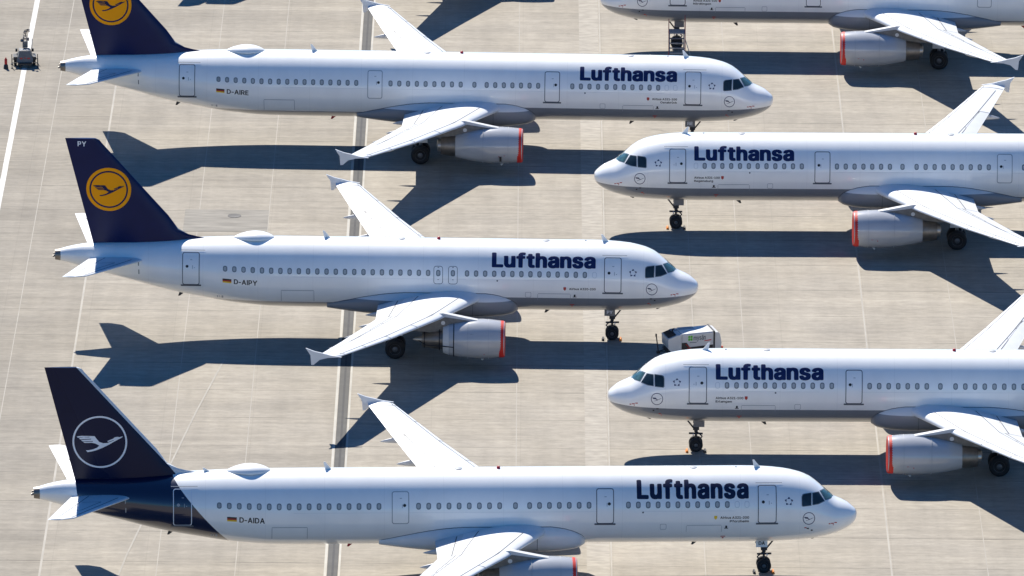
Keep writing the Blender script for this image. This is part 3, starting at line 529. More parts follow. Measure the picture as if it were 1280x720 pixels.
        return bm
    def fence_bm(s, side):
        o = s.o
        pts = [(20.25, 4.15), (20.9, 4.25), (21.38, 4.38), (21.75, 4.46), (22.28, 4.66), (22.02, 4.25), (21.97, 3.67), (21.82, 3.69), (21.5, 3.98), (21.05, 4.10)]
        bm = bmesh.new()
        add_prism(bm, pts, lambda p, k: Vector((p[0] + o, side * (16.96 + .09 * k), p[1] - .0)))
        return bm
    def canoe_bm(s, side, Y, length, r):
        bm = bmesh.new(); rings = []
        te = s.wing_st(Y)[1]; x1 = te + length * .27; x0 = x1 - length
        n = 16
        zt = s.wing_pt(side * Y, .72, -1).z
        for i in range(17):
            t = i / 16
            g = math.sin(math.pi * t ** .8) ** .7 if 0 < t < 1 else 0.0
            g = max(g, .02)
            X = x0 + length * t
            z = zt - .12 - .20 * t
            rings.append([Vector((X, side * Y + r * .62 * g * math.cos(a), z + r * g * math.sin(a) * 1.1)) for a in [2 * math.pi * k / n for k in range(n)]])
        add_loft(bm, rings)
        return bm
    def tail_st(s, Y):
        L = s.L
        le = L - 5.55 + (Y - .7) * (3.45 / 5.5)
        te = L - 2.12 + (Y - .7) * (1.25 / 5.5)
        if Y > 5.9: le += (Y - 5.9) * 1.4
        z = 4.72 + (Y - .7) * .105
        return le, te, z
    def tail_bm(s, side, t0, t1):
        bm = bmesh.new(); rings = []
        N = 10
        for Y in (.3, .7, 2, 4, 5.9, 6.12, 6.225):
            le, te, z = s.tail_st(Y); c = te - le; ring = []
            def p(t, u):
                y = 5 * .095 * (.2969 * math.sqrt(t) - .126 * t - .3516 * t * t + .2843 * t**3 - .1036 * t**4)
                return Vector((le + c * t, side * Y, z + u * c * y))
            for k in range(N + 1):
                q = k / N; t = t0 + (t1 - t0) * (q * q if t0 == 0 else q); ring.append(p(t, 1))
            for k in range(N, -1 if t0 > 0 else 0, -1):
                q = k / N; t = t0 + (t1 - t0) * (q * q if t0 == 0 else q); ring.append(p(t, -1))
            rings.append(ring)
        add_loft(bm, rings)
        return bm
    def fin_le(s, z):
        D = lerp1(z, [5.3, 5.82, 5.93, 6.05, 6.35, 6.75, 7.18, 11.50, 11.70, 11.79], [9.4, 8.9, 8.35, 7.85, 7.25, 6.98, 6.68, 2.84, 2.68, 2.45])
        return s.L - D
    def fin_te(s, z): return s.L - lerp1(z, [5.3, 5.55, 11.79], [2.33, 2.27, .69])
    def fin_pt(s, z, t, u=1, d=0):
        le, te = s.fin_le(z), s.fin_te(z); c = te - le
        # main aerofoil uses a straight leading edge, the dorsal fillet stays thin
        le0 = s.L - 6.68 + (z - 7.18) * .889; c0 = te - le0
        X = le + c * t
        tt = max(0.0, (X - le0) / c0)
        y = 5 * .10 * (.2969 * math.sqrt(tt) - .126 * tt - .3516 * tt**2 + .2843 * tt**3 - .1036 * tt**4) * c0
        edge = .06 * min(1.0, math.sqrt(max(0, (X - le)) / .5))
        y = max(y, edge) if t < .6 else y
        return Vector((X, u * (y + d), z))
    def fin_bm(s, t0, t1):
        bm = bmesh.new(); rings = []
        N = 16
        for z in (5.3, 5.55, 5.75, 5.82, 5.93, 6.05, 6.35, 6.75, 7.18, 8, 9, 10, 11, 11.50, 11.62, 11.70, 11.76, 11.79):
            ring = []
            for k in range(N + 1):
                q = k / N; t = t0 + (t1 - t0) * (q * q if t0 == 0 else q); ring.append(s.fin_pt(z, t, 1))
            for k in range(N, -1 if t0 > 0 else 0, -1):
                q = k / N; t = t0 + (t1 - t0) * (q * q if t0 == 0 else q); ring.append(s.fin_pt(z, t, -1))
            rings.append(ring)
        add_loft(bm, rings)
        return bm
    def build_engine(s, side, kind):
        o = s.o; Y = 5.75 * side
        eng = s.part('engine', ('engine', side, kind), lambda: s.nacelle_bm(Y, kind), M['nacelle'], smooth=40)
        zc = 1.73
        def cover():
            bm = bmesh.new()
            add_lathe(bm, [(11.20 + o, .02), (11.19 + o, .80), (11.16 + o, .93), (11.18 + o, 1.02), (11.28 + o, 1.06), (11.50 + o, 1.078), (11.50 + o, 1.05)], (0, Y, zc), 'X', 48)
            return bm
        s.part('inlet_cover', ('cover', side), cover, M['red'], eng, smooth=50)
        def noz():
            bm = bmesh.new()
            if kind == 'V':
                add_lathe(bm, [(15.30 + o, .66), (15.34 + o, .70), (15.8 + o, .655), (16.22 + o, .60), (16.20 + o, .55), (15.7 + o, .50)], (0, Y, zc - .06), 'X', 40)
            else:
                add_lathe(bm, [(14.5 + o, .60), (15.2 + o, .56), (15.95 + o, .45), (15.93 + o, .38), (15.4 + o, .35)], (0, Y, zc - .06), 'X', 40)
            return bm
        s.part('exhaust_nozzle', ('noz', side, kind), noz, M['exhaust'], eng, smooth=40)
        def plug():
            bm = bmesh.new()
            if kind == 'V': add_lathe(bm, [(15.6 + o, .36), (16.2 + o, .40), (16.42 + o, .40), (16.44 + o, .3), (16.5 + o, .05)], (0, Y, zc - .06), 'X', 32)
            else: add_lathe(bm, [(15.4 + o, .25), (15.9 + o, .22), (16.3 + o, .12), (16.5 + o, .02)], (0, Y, zc - .06), 'X', 32)
            return bm
        s.part('exhaust_plug', ('plug', side, kind), plug, M['exhaust_pale'], eng, smooth=40)
        if kind == 'C':
            def duct():
                bm = bmesh.new()
                add_lathe(bm, [(14.36 + o, .80), (14.40 + o, .93), (14.75 + o, .80), (14.73 + o, .62)], (0, Y, zc - .03), 'X', 40)
                return bm
            s.part('fan_duct', ('duct', side), duct, M['pylon'], eng, smooth=40)
            def strap():
                bm = bmesh.new()
                for x, r in ((14.12, 1.012), (14.95, .66), (15.82, .50)):
                    add_lathe(bm, [(x + o - .03, r - .03), (x + o - .03, r + .012), (x + o + .03, r + .012), (x + o + .03, r - .03)], (0, Y, zc - .04), 'X', 40)
                add_tube(bm, (14.1 + o, Y + side * 1.0, zc - .22), (15.85 + o, Y + side * .66, zc - .2), .03)
                add_tube(bm, (15.82 + o, Y + side * .5, zc - .2), (16.15 + o, Y + side * .62, zc + .05), .025)
                return bm
            s.part('cover_strap', ('strap', side), strap, M['black'], eng)
            def vent():
                bm = bmesh.new(); add_box(bm, (12.95 + o, Y + side * .93, zc + .52), (.42, .06, .17), rx=side * -.5); return bm
            s.part('air_vent', ('vent', side), vent, M['black'], eng)
        else:
            def hatch():
                bm = bmesh.new()
                add_box(bm, (12.52 + o, Y + side * 1.02, zc - .58), (.13, .22, .30), rx=side * -.1)
                return bm
            if s.sg > 0: s.part('drain_hatch', ('hatch', side), hatch, M['black'], eng)
        def marks():
            bm = bmesh.new()
            for dx, dz, w, h in ((12.3, -.36, .12, .045), (12.5, -.36, .12, .045), (12.62, -.40, .05, .14)) if kind == 'V' else ((12.25, -.52, .13, .05), (12.45, -.52, .13, .05), (12.36, -.60, .05, .12)):
                a = math.asin(dz / 1.1)
                add_box(bm, (dx + o, Y + side * 1.125 * math.cos(a), zc + dz), (w, .035, h), rx=-side * a * .8)
            return bm
        s.part('warning_marking', ('emark', side, kind), marks, M['redmark'], eng)
        def mast():
            bm = bmesh.new(); add_tube(bm, (12.4 + o, Y, zc - 1.1), (12.5 + o, Y, zc - 1.28), .08, .05); return bm
        s.part('drain_mast', ('emast', side), mast, M['pylon'], eng)
        for x in ((12.05, 13.6) if kind == 'V' else (12.1, 13.3)):
            def ring():
                bm = bmesh.new()
                r = lerp_table(x, [p[0] for p in NAC[kind]], [p[1] for p in NAC[kind]]) + .004
                r2 = lerp_table(x + .03, [p[0] for p in NAC[kind]], [p[1] for p in NAC[kind]]) + .004
                add_lathe(bm, [(x + o, r - .02), (x + o, r), (x + .03 + o, r2), (x + .03 + o, r2 - .02)], (0, Y, zc), 'X', 64)
                return bm
            s.part('cowl_seam', ('ering', side, kind, x), ring, M['seam'], eng)
        def pyl():
            bm = bmesh.new()
            top = [(11.75, 2.66), (12.3, 2.80), (13.3, 2.99), (14.3, 3.20), (14.75, 3.30), (15.6, 3.25), (17.4, 3.0)]
            bot = [(17.6, 2.75), (16.6, 2.35), (15.3, 2.15), (14.2, 2.2), (12.0, 2.35)]
            wf = lambda x: .03 + min(.15, max(0, (x - 11.7)) * .2) * min(1, max(.2, (17.9 - x) / 1.5))
            add_prism(bm, top + bot, lambda p, k: Vector((p[0] + o, Y + (2 * k - 1) * wf(p[0]), p[1])))
            bmesh.ops.bevel(bm, geom=[e for e in bm.edges if e.calc_face_angle(0) > .9 and abs(e.verts[0].co.y - e.verts[1].co.y) < .1], offset=.03, segments=2, affect='EDGES')
            return bm
        s.part('pylon', ('pylon', side), pyl, M['pylon'], eng, smooth=35)
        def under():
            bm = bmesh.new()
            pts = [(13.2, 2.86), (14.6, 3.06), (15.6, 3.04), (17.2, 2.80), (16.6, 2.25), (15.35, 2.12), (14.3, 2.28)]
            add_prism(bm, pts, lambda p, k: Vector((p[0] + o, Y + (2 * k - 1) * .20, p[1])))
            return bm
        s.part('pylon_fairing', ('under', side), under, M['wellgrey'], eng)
        def disc():
            bm = bmesh.new(); add_lathe(bm, [(0, .12), (.012, .12), (.013, .02)] if side > 0 else [(0, .12), (-.012, .12), (-.013, .02)], (14.75 + o, Y + side * .20, 2.72), 'Y', 18); return bm
        s.part('pylon_panel', ('pdisc', side), disc, M['pylon'], eng)
    def nacelle_bm(s, Y, kind):
        o = s.o; bm = bmesh.new(); n = 64; rings = []
        prof = NAC[kind]
        pr = [(11.55, .86), (11.32, .90), (11.24, .97)] + prof
        end = prof[-1]
        pr += [(end[0] - .02, end[1] - .04), (end[0] - .5, end[1] - .05)]
        for x, r in pr:
            drop = -.03 * max(0, x - 13) 
            rings.append([Vector((x + o, Y + r * math.cos(a), 1.73 + drop + r * math.sin(a) * (.985 if math.sin(a) < 0 else 1))) for a in [2 * math.pi * k / n for k in range(n)]])
        add_loft(bm, rings)
        return bm
    def wheel(s, name, c, r, w, parent, key):
        def ty():
            bm = bmesh.new()
            add_lathe(bm, [(-w * .42, r * .56), (-w * .5, r * .66), (-w * .5, r * .84), (-w * .42, r * .95), (-w * .28, r), (w * .28, r), (w * .42, r * .95), (w * .5, r * .84), (w * .5, r * .66), (w * .42, r * .56)], c, 'Y', 36)
            return bm
        t = s.part('wheel', (key, 'tyre'), ty, M['tyre'], parent, smooth=50)
        def rim():
            bm = bmesh.new()
            add_lathe(bm, [(-w * .44, r * .2), (-w * .40, r * .30), (-w * .34, r * .44), (-w * .44, r * .555), (w * .44, r * .555), (w * .34, r * .44), (w * .40, r * .30), (w * .47, r * .2), (w * .5, r * .08)], c, 'Y', 28)
            return bm
        # rim sits at the gear level of nesting
        return t, s.part('wheel_rim', (key, 'rim'), rim, M['rim'], parent, smooth=40)
    def build(s, engine, reg, line1, line2, detail):
        o, L, B, sg = s.o, s.L, s.B, s.sg
        old = s.style == 'old'
        fus = s.part('fuselage', 'fuselage', s.fuselage_bm, s.body_mat, smooth=60)
        fm = paint_cache('fairing_old' if old else 'fairing_new')
        fair = s.part('belly_fairing', 'fairing', s.fairing_bm, fm, smooth=60)
        # tail cone exhaust
        def apu():
            bm = bmesh.new()
            a, c, h = B.sec(L - .42)
            add_lathe(bm, [(L - .44, a * 1.01), (L - .08, a * .86), (L - .10, a * .6), (L - .3, a * .5)], (0, 0, c), 'X', 28)
            add_tube(bm, (L - .1, .05, c - .06), (L + .06, .05, c - .09), .06)
            add_tube(bm, (L - .1, -.03, c + .08), (L + .03, -.03, c + .07), .05)
            return bm
        s.part('exhaust_outlet', 'apu', apu, M['exhaust'], fus, smooth=40)
        # wings
        YS = [1.0, 2.0, 3.2, 4.4, 5.6, 6.4, 8, 10, 11.5, 13, 15, 16.2, 16.7, 16.88, 17.0]
        for side in (1, -1):
            wg = s.part('wing', ('wing', side), lambda: s.wing_bm(side, .13, .74, YS), M['wing'], smooth=40)
            s.part('slat', ('slat', side), lambda: s.wing_bm(side, 0, .13, YS), M['wing'], wg, smooth=40)
            s.part('flap', ('flap', side), lambda: s.wing_bm(side, .74, 1.0, [1.0, 2.0, 4.4, 6.4, 9, 12.6]), M['wing_panel'], wg, smooth=40)
            s.part('aileron', ('aileron', side), lambda: s.wing_bm(side, .74, 1.0, [12.6, 14, 15.7, 16.7, 17.0]), M['wing'], wg, smooth=40)
            s.part('panel_seam', ('wline', side), lambda: s.line_bm(side, [((3.1, .13), (16.6, .13)), ((2.2, .60), (6.4, .66)), ((6.4, .66), (16.0, .74)), ((12.6, .74), (12.6, .99)),
                   ((6.4, .66), (6.4, .985)), ((2.3, .80), (6.4, .80)), ((16.35, .02), (16.35, .97)), ((8.2, .68), (8.2, .74)), ((9.9, .69), (9.9, .74)), ((11.5, .70), (11.5, .74)), ((8.8, .0), (8.8, .13)), ((11.6, .0), (11.6, .13)), ((14.2, .0), (14.2, .13)), ((6.4, .74), (12.6, .74))], .06), M['wseam'], wg)
            s.part('wingtip_fence', ('fence', side), lambda: s.fence_bm(side), M['wing'], wg)
            for (Y, ln, r) in ((3.3, 2.6, .19), (6.75, 3.2, .24), (9.7, 2.7, .21), (12.7, 2.4, .18)):
                s.part('flap_track_fairing', ('canoe', side, Y), lambda: s.canoe_bm(side, Y, ln, r), M['wing_panel'], wg, smooth=50)
            tp = s.part('tailplane', ('tp', side), lambda: s.tail_bm(side, 0, .72), M['wing'], smooth=40)
            s.part('elevator', ('elev', side), lambda: s.tail_bm(side, .72, 1), M['wing'], tp, smooth=40)
            def tl():
                bm = bmesh.new()
                for (ya, ta), (yb, tb) in (((1.0, .70), (6.0, .66)), ((1.6, .12), (5.9, .12)), ((2.6, .25), (2.6, .62)), ((2.6, .25), (4.4, .30)), ((4.4, .30), (4.4, .62))):
                    prev = None
                    for i in range(9):
                        u = i / 8; Y = ya + (yb - ya) * u; t_ = ta + (tb - ta) * u
                        pr = []
                        for q in (-1, 1):
                            Yq = Y + (q * .02 if abs(yb - ya) < .1 else 0)
                            le, te, z = s.tail_st(Yq); c = te - le
                            tq = t_ + (q * .022 / c if abs(yb - ya) >= .1 else 0)
                            y = 5 * .095 * (.2969 * math.sqrt(tq) - .126 * tq - .3516 * tq * tq + .2843 * tq**3 - .1036 * tq**4)
                            pr.append(bm.verts.new(Vector((le + c * tq, side * Yq, z + c * y + .006))))
                        if prev: bm.faces.new((prev[0], prev[1], pr[1], pr[0]))
                        prev = pr
                return bm
            s.part('panel_seam', ('tline', side), tl, M['wseam'], tp)
            s.build_engine(side, engine)
        # fin and rudder
        fin = s.part('tail_fin', 'fin', lambda: s.fin_bm(0, .72), M[s.tailblue] if old else fin_mat(L), smooth=40)
        s.part('rudder', 'rudder', lambda: s.fin_bm(.72, 1), M[s.tailblue], fin, smooth=40)
        def finsurf(X, z, d):
            le, te = s.fin_le(z), s.fin_te(z)
            return s.fin_pt(z, min(.999, max(.001, (X - le) / (te - le))), 1, d)
        if old:
            cz, r, cx = 8.75, 1.31, L - 3.22
            e = s.decal('tail_emblem', [circle(0, cz, r, 64), circle(0, cz, r * .86, 64)], cx, M['orange'], s.root, cut=.3, cutx=.3, d=.012, key='em1', surf=finsurf)
            s.decal('emblem_ring', [circle(0, cz, r * .86, 64), circle(0, cz, r * .785, 64)], cx, M['navy'], e, cut=.3, cutx=.3, d=.012, key='em2', surf=finsurf)
            s.decal('emblem_disc', [circle(0, cz, r * .785, 64)], cx, M['orange'], e, cut=.3, cutx=.3, d=.012, key='em3', surf=finsurf)
            s.decal('crane_emblem', scale_loops(CRANE, r * .82, 0, cz), cx, M['navy'], e, cut=.3, cutx=.3, d=.020, key='em4', surf=finsurf)
        else:
            cz, r, cx = 7.62, 1.47, L - 3.64
            e = s.decal('tail_emblem', [circle(0, cz, r, 64), circle(0, cz, r * .935, 64)], cx, M['ring_white'], s.root, cut=.3, cutx=.3, d=.012, key='em5', surf=finsurf)
            s.decal('crane_emblem', scale_loops(CRANE, r, 0, cz), cx, M['ring_white'], e, cut=.3, cutx=.3, d=.012, key='em6', surf=finsurf)
        if reg: s.decal('tail_code', word_fit(reg[-2:], .50, .31, track=.06), L - 1.42, M['ring_white'], fin, d=.012, surf=lambda X, y, d: finsurf(X, y + 11.32, d)) if old else None
        # landing gear
        for side in (1, -1):
            Xm, Ym = 17.55 + o, 3.795 * side
            def leg():
                bm = bmesh.new()
                add_tube(bm, (Xm, Ym, .5), (Xm, Ym, 1.5), .10)
                add_tube(bm, (Xm, Ym, 1.4), (Xm - .05, Ym + .12 * side, 3.0), .17)
                add_tube(bm, (Xm, Ym - .45, .585), (Xm, Ym + .45, .585), .09)
                add_tube(bm, (Xm, Ym, 1.5), (Xm - .1, Ym - 1.4 * side, 2.6), .07)
                add_tube(bm, (Xm + .05, Ym, .7), (Xm + .35, Ym, 1.1), .05)
                add_tube(bm, (Xm + .35, Ym, 1.1), (Xm + .05, Ym, 1.5), .05)
                return bm
            mg = s.part('main_gear', ('mleg', side), leg, M['strut'])
            for k, dy in enumerate((-.46, .46)):
                s.wheel('wheel', (Xm, Ym + dy, .585), .585, .44, mg, ('mw', side, k))
            def door():
                bm = bmesh.new(); add_box(bm, (Xm - .05, Ym + .34 * side, 1.98), (.75, .05, 1.35), rx=-.12 * side); return bm
            s.part('gear_door', ('mdoor', side), door, M['wing_panel'], mg)
        def nleg():
            bm = bmesh.new()
            add_tube(bm, (5.0, 0, .38), (5.0, 0, 1.25), .065)
            add_tube(bm, (5.0, 0, 1.1), (5.02, 0, 2.1), .11)
            add_tube(bm, (5.0, -.26, .40), (5.0, .26, .40), .06)
            add_tube(bm, (5.0, .05, 1.15), (4.35, .05, 2.0), .045)
            add_tube(bm, (5.06, 0, .5), (5.36, 0, .82), .035)
            add_tube(bm, (5.36, 0, .82), (5.06, 0, 1.1), .035)
            add_tube(bm, (4.6, .1, 1.04), (5.38, .1, 1.02), .055)
            add_box(bm, (5.0, 0, 1.35), (.34, .34, .22))
            return bm
        ng = s.part('nose_gear', 'nleg', nleg, M['darkmetal'])
        for k, dy in enumerate((-.25, .25)):
            s.wheel('wheel', (5.0, dy, .39), .39, .22, ng, ('nw', k))
        for dy in (-.33, .33):
            def ngd():
                bm = bmesh.new(); add_box(bm, (5.15, dy, 1.70), (.62, .04, .42)); return bm
            s.part('gear_door', ('ngdoor', dy), ngd, M['white'] if not old else M['strut'], ng)
        def lamp():
            bm = bmesh.new(); add_lathe(bm, [(-.06, .03), (-.05, .07), (.0, .085), (.01, .08)], (4.86, .14, .98), 'X', 14); return bm
        s.part('taxi_light', 'taxil', lamp, M['chrome'], ng, smooth=40)
        if reg:
            lp = word_fit(reg[-2:], .34, .20)
            bm = fill2d(lp)
            for v in bm.verts: v.co = s.P(Vector((5.15 + sg * .17 - sg * v.co.x, .356, 1.62 + v.co.y)))
            link('gear_door_code', bm_mesh('code', bm, None, recalc=False), ng, M['black'] if not old else M['ring_white'])
        def chock():
            bm = bmesh.new()
            for dx in (-.50, .50):
                add_prism(bm, [(-.12, 0.004), (.12, 0.004), (.05, .16), (-.05, .16)], lambda p, k: Vector((5.0 + dx + p[0], -.4 + .85 * k, p[1])))
            return bm
        # cockpit windows (traced outlines on the skin)
        cw = [('glass', [(3.10, .34), (3.06, .45), (2.98, .50), (2.61, .56), (2.63, -.08), (3.04, -.13), (3.10, -.08)]),
              ('glass', [(2.506, .544), (2.19, .608), (1.865, .148), (2.24, -.01), (2.51, -.056)]),
              ('glass_front', [(2.07, .65), (1.80, .755), (1.33, .40), (1.42, .31), (1.77, .19)])]
        for k, (mt, pts) in enumerate(cw):
            cx = sum(p[0] for p in pts) / len(pts); cy = sum(p[1] for p in pts) / len(pts)
            big = [(cx + (x - cx) * 1.0 + math.copysign(.035, x - cx), cy + (y - cy) + math.copysign(.035, y - cy)) for x, y in pts]
            f = s.decal('cockpit_window', [[(-sg * x, y) for x, y in big]], 0, M['frame'], s.root, mode='s', cut=.1, cutx=.1, d=.005, key=('cwf', k))
            w = s.decal('window_pane', [[(-sg * x, y) for x, y in pts]], 0, M[mt], f, mode='s', cut=.1, cutx=.1, d=.012, key=('cwp', k))
            f2 = f.copy(); COL.objects.link(f2); f2.scale = (1, -1, 1)      # the same pane on the other side of the nose
            w2 = w.copy(); COL.objects.link(w2); w2.parent = f2
        # far windshield pane, across the nose
        far = [(3.02, .47), (2.63, .52), (2.55, -.02), (3.04, -.1)]
        # cabin windows
        wx = []
        if s.typ == 'long':
            wx = [12.49 - .533 * i for i in range(12)][::-1] + [14.61 + .533 * i for i in range(7)] + [18.57] + [19.42 + .545 * i for i in range(9)] + [25.91 + .5356 * i for i in range(17)]
            plugs = [6.10] if sg < 0 else [6.10, 6.63]
            if sg > 0: wx = [x for x in wx if x > 6.9]
        else:
            wx = [13.46 - .526 * i for i in range(14)][::-1] + [15.72 + .536 * i for i in range(23)]
            plugs = [6.06]
        for X in wx:
            k = 'straight' if 6.4 < X < L - 14.4 else X
            for nm, lo, mt, d in (('window', [rrect(0, .575, .255, .36, .115, 5)], 'frame', .004),):
                f = s.decal_at(nm, lo, X, M[mt], s.root, d, ('win', nm))
                s.decal_at('window_pane', [rrect(0, .575, .155, .25, .075, 5)], X, M['blind'], f, .009, ('win', 'pane'))
        for X in plugs:
            s.decal_at('window_plug', [rrect(0, .575, .26, .36, .12, 5), rrect(0, .575, .20, .30, .09, 5)], X, M['plug'], s.root, .004, ('win', 'plug'))
        # doors: (X centre, width, S bottom, S top, gutter)
        if s.typ == 'long':
            doors = [(5.0, .98, -1.02, 1.0, 1), (13.74, .92, -1.0, .87, 0), (24.75, .90, -.95, .77, 2), (L - 8.06, .98, -.98, .97, 1)]
        else:
            doors = [(5.0, .98, -1.02, 1.0, 1), (L - 8.06, .98, -.86, 1.0, 1)]
        for k, (X, w, s0, s1, gut) in enumerate(doors):
            cy, h = (s0 + s1) / 2, s1 - s0
            if gut == 1 and k == 0: cyo = .0
            mt = M['seam'] if gut == 2 else M['line']
            aft = k == len(doors) - 1
            if aft: dm = s.body_mat
            else: dm = M['white']
            dr = s.decal('passenger_door', [rrect(0, cy, w - .04, h - .04, .1)], X, s.body_mat, s.root, mode='s', cut=.12, cutx=.3, d=.008, key=('door', k))
            s.decal('door_seam', [rrect(0, cy, w + .03, h + .03, .13), rrect(0, cy, w - .055, h - .055, .1)], X, (mt if not (aft and not old) else M['ring_white']), dr, mode='s', cut=.12, cutx=.3, d=.012, key=('seam', k))
            s.decal('door_window', [circle(-.22 * sg * (-1 if k in (1, 2) and s.typ == 'long' else 1), cy + .12, .085, 14)], X, M['black'] if not (aft and not old) else M['seam'], dr, mode='s', cut=.1, d=.014, key=('dwin', k))
            s.decal('door_handle', [rect(.10 * sg, cy + .08, .03, .20), rect(.02, cy + .50, .12, .035), rect(.22 * sg, cy + .05, .05, .04)], X, M['seam'], dr, mode='s', cut=.1, d=.014, key=('dh', k))
            if gut != 2: s.decal('door_sill', [rrect(0, s0 - .03, w + .22, .085, .035)], X, M['line'], dr, mode='s', cut=.05, cutx=.3, d=.03, key=('sill', k))
            if gut == 1:
                s.decal('rain_gutter', [rect(-sg * -.1, s1 + .13, w + .45, .035)], X, M['seam'], dr, mode='s', cut=.05, cutx=.3, d=.02, key=('gut', k))
        if s.typ != 'long':
            for k, X in enumerate((14.28, 15.13)):
                dr = s.decal('overwing_exit', [rrect(0, .46, .50, 1.0, .13)], X, s.body_mat, s.root, d=.005, key=('owe', k))
                s.decal('door_seam', [rrect(0, .46, .54, 1.04, .15), rrect(0, .46, .48, .98, .12)], X, M['line'], dr, d=.009, key=('owes', k))
                f = s.decal_at('window', [rrect(0, .575, .255, .36, .115, 5)], X, M['frame'], dr, .010, ('win', 'ow'))
                s.decal_at('window_pane', [rrect(0, .575, .155, .25, .075, 5)], X, M['blind'], f, .013, ('win', 'owp'))
                s.decal('exit_handle', [rect(0, .90, .09, .035), rect(0, .2, .09, .03)], X, M['line'], dr, d=.010, key=('oweh', k))
        # titles
        tx = M['text_old'] if old else M['text_new']
        X0 = 12.03 if sg > 0 else 6.0
        hcap = .93 if old else 1.12
        s.decal('airline_title', [[(x, y + (.94 if sg > 0 and old else .88)) for x, y in lp] for lp in word_fit('Lufthansa', 6.03, hcap, track=.018 if old else .04, bold=True)], X0, tx, s.root, cut=.09, d=.006, key=('title', old))
        if reg:
            Xf = {True: {'long': 34.62, 'short': 27.66}[s.typ], False: 34.06}[old] if sg > 0 else 33.2
            fl = thing_child('registration_flag', s.root)
            for i, mt in enumerate(('black', 'redmark', 'gold')):
                s.decal('flag_stripe', [rect(.26, -.10 - .09 * i, .52, .09)], Xf, M[mt], fl, d=.006)
            s.decal('registration', [[(x + .66, y - .36) for x, y in lp] for lp in word_fit(reg, 1.36, .32, track=.06)], Xf, M['black'], s.root, cut=.09, d=.006)
        if line1:
            al = 'right' if sg > 0 else 'left'
            xr = 5.98 if sg > 0 else 6.0
            yb = -.20 if not s.typ == 'short' else -.32
            w1 = 1.55
            s.decal('type_text', [[(x, y + yb) for x, y in lp] for lp in word_fit(line1, w1, .135, al, track=.05)], xr, M['black'], s.root, d=.006)
            if line2: s.decal('city_text', [[(x, y + yb - .21) for x, y in lp] for lp in word_fit(line2, len(line2) * .115, .135, al, track=.05)], xr, M['black'], s.root, d=.006)
            cx = (-w1 - .25) if sg > 0 else (w1 + .16)
            crest = s.decal('city_crest', [[(cx - .08, yb + .17), (cx - .08, yb + .03), (cx, yb - .05), (cx + .08, yb + .03), (cx + .08, yb + .17)]], xr, M['redmark'] if old else M['gold'], s.root, d=.006)
        # nose emblem and star emblem
        nb = s.decal('nose_emblem', [circle(0, -.80, .335, 40), circle(0, -.80, .30, 40)], 2.73, M['text_old'], s.root, mode='s', cut=.1, cutx=.1, d=.006, key='nring')
        s.decal('crane_emblem', scale_loops(CRANE_FLAT, .29, 0, -.80), 2.73, M['text_old'], nb, mode='s', cut=.1, cutx=.1, d=.006, key='ncrane')
        st = []
        for i in range(5):
            a = R(90 + 72 * i); ca, sa = math.cos(a), math.sin(a)
            q = lambda rr, tt: (rr * ca - tt * sa, .13 + rr * sa + tt * ca)
            st.append([q(.245, .0), q(.12, .085), q(.15, -.085)])
        s.decal('star_emblem', st, 3.83, M['text_old'], fus, mode='s', cut=.1, cutx=.1, d=.006, key='star')
        s.decal('static_port_marking', [rect(0, -1.08, .16, .05), rect(.18, -1.04, .14, .05), rect(-.16, -1.10, .10, .05), rect(.05, -1.16, .05, .05)], 1.42, M['redmark'], fus, mode='s', cut=.1, cutx=.1, d=.006, key='stat1')
        s.decal('probe_marking', [rect(0, -1.44, .09, .07), rect(.22 * -sg, -1.34, .12, .06)], 2.55, M['black'], fus, mode='s', cut=.1, d=.01, key='probe')
        s.decal('service_marking', [rect(0, -1.62, .12, .05), rect(.1, -1.70, .05, .05)] if old else [rect(0, -1.30, .12, .05)], 2.9, M['redmark'], fus, mode='s', cut=.1, d=.006, key=('svc', old))
        s.decal('service_panel', [rect(0, -1.74, .26, .04), rect(0, -1.82, .10, .06)], 7.35, M['redmark'], fus, mode='s', cut=.1, d=.006, key='svc2')
        # cargo doors: seam lines aft and forward
        Xc = 31.0 if s.typ == 'long' else 23.6
        s.decal('cargo_door_seam', [rect(0, -1.13, 1.9, .03), rect(-.95, -1.45, .025, .58), rect(.95, -1.45, .025, .58)], Xc - .3, M['seam'], fus, mode='s', cut=.1, cutx=.5, d=.006, key='cargo')
        s.decal('cargo_door_seam', [rect(0, -1.13, 1.86, .025), rect(-.95, -1.33, .02, .34), rect(.95, -1.33, .02, .34)], 8.4, M['seam'], fus, mode='s', cut=.1, cutx=.5, d=.006, key='cargo2')
        s.decal('access_hatch', [rrect(0, -1.2, .34, .30, .06), rrect(0, -1.2, .30, .26, .05)], 10.6 if s.typ == 'long' else 9.9, M['seam'], fus, mode='s', cut=.1, cutx=.3, d=.006, key='hatch1')
        s.decal('lap_joint', [rect(0, -.36, 5.0, .012)], 9.3, M['plug'], fus, mode='s', cut=.1, cutx=1, d=.005, key='lap1')
        s.decal('lap_joint', [rect(0, -.36, L - 27.5, .012)], 13.5 + (L - 27.5) / 2, M['plug'], fus, mode='s', cut=.1, cutx=1, d=.005, key='lap2')
        s.decal('hull_marking', [rect(0, -1.22, .10, .12), rect(0, -1.30, .22, .035)], 7.2, M['black'], fus, mode='s', cut=.1, d=.006, key='hm1')
        s.decal('hull_marking', [rect(0, -1.52, .06, .10), rect(.12, -1.52, .03, .10), rect(.28, -1.54, .10, .12)], L - 9.6, M['seam'], fus, mode='s', cut=.1, d=.006, key='hm2')
        s.decal('vent_mark', [circle(0, -.42, .05, 10)], 9.35 if sg < 0 else 11.7, M['line'], fus, mode='s', cut=.1, d=.006, key='ventm')
        # fairing outline seam
        pts_u, pts_l = [], []
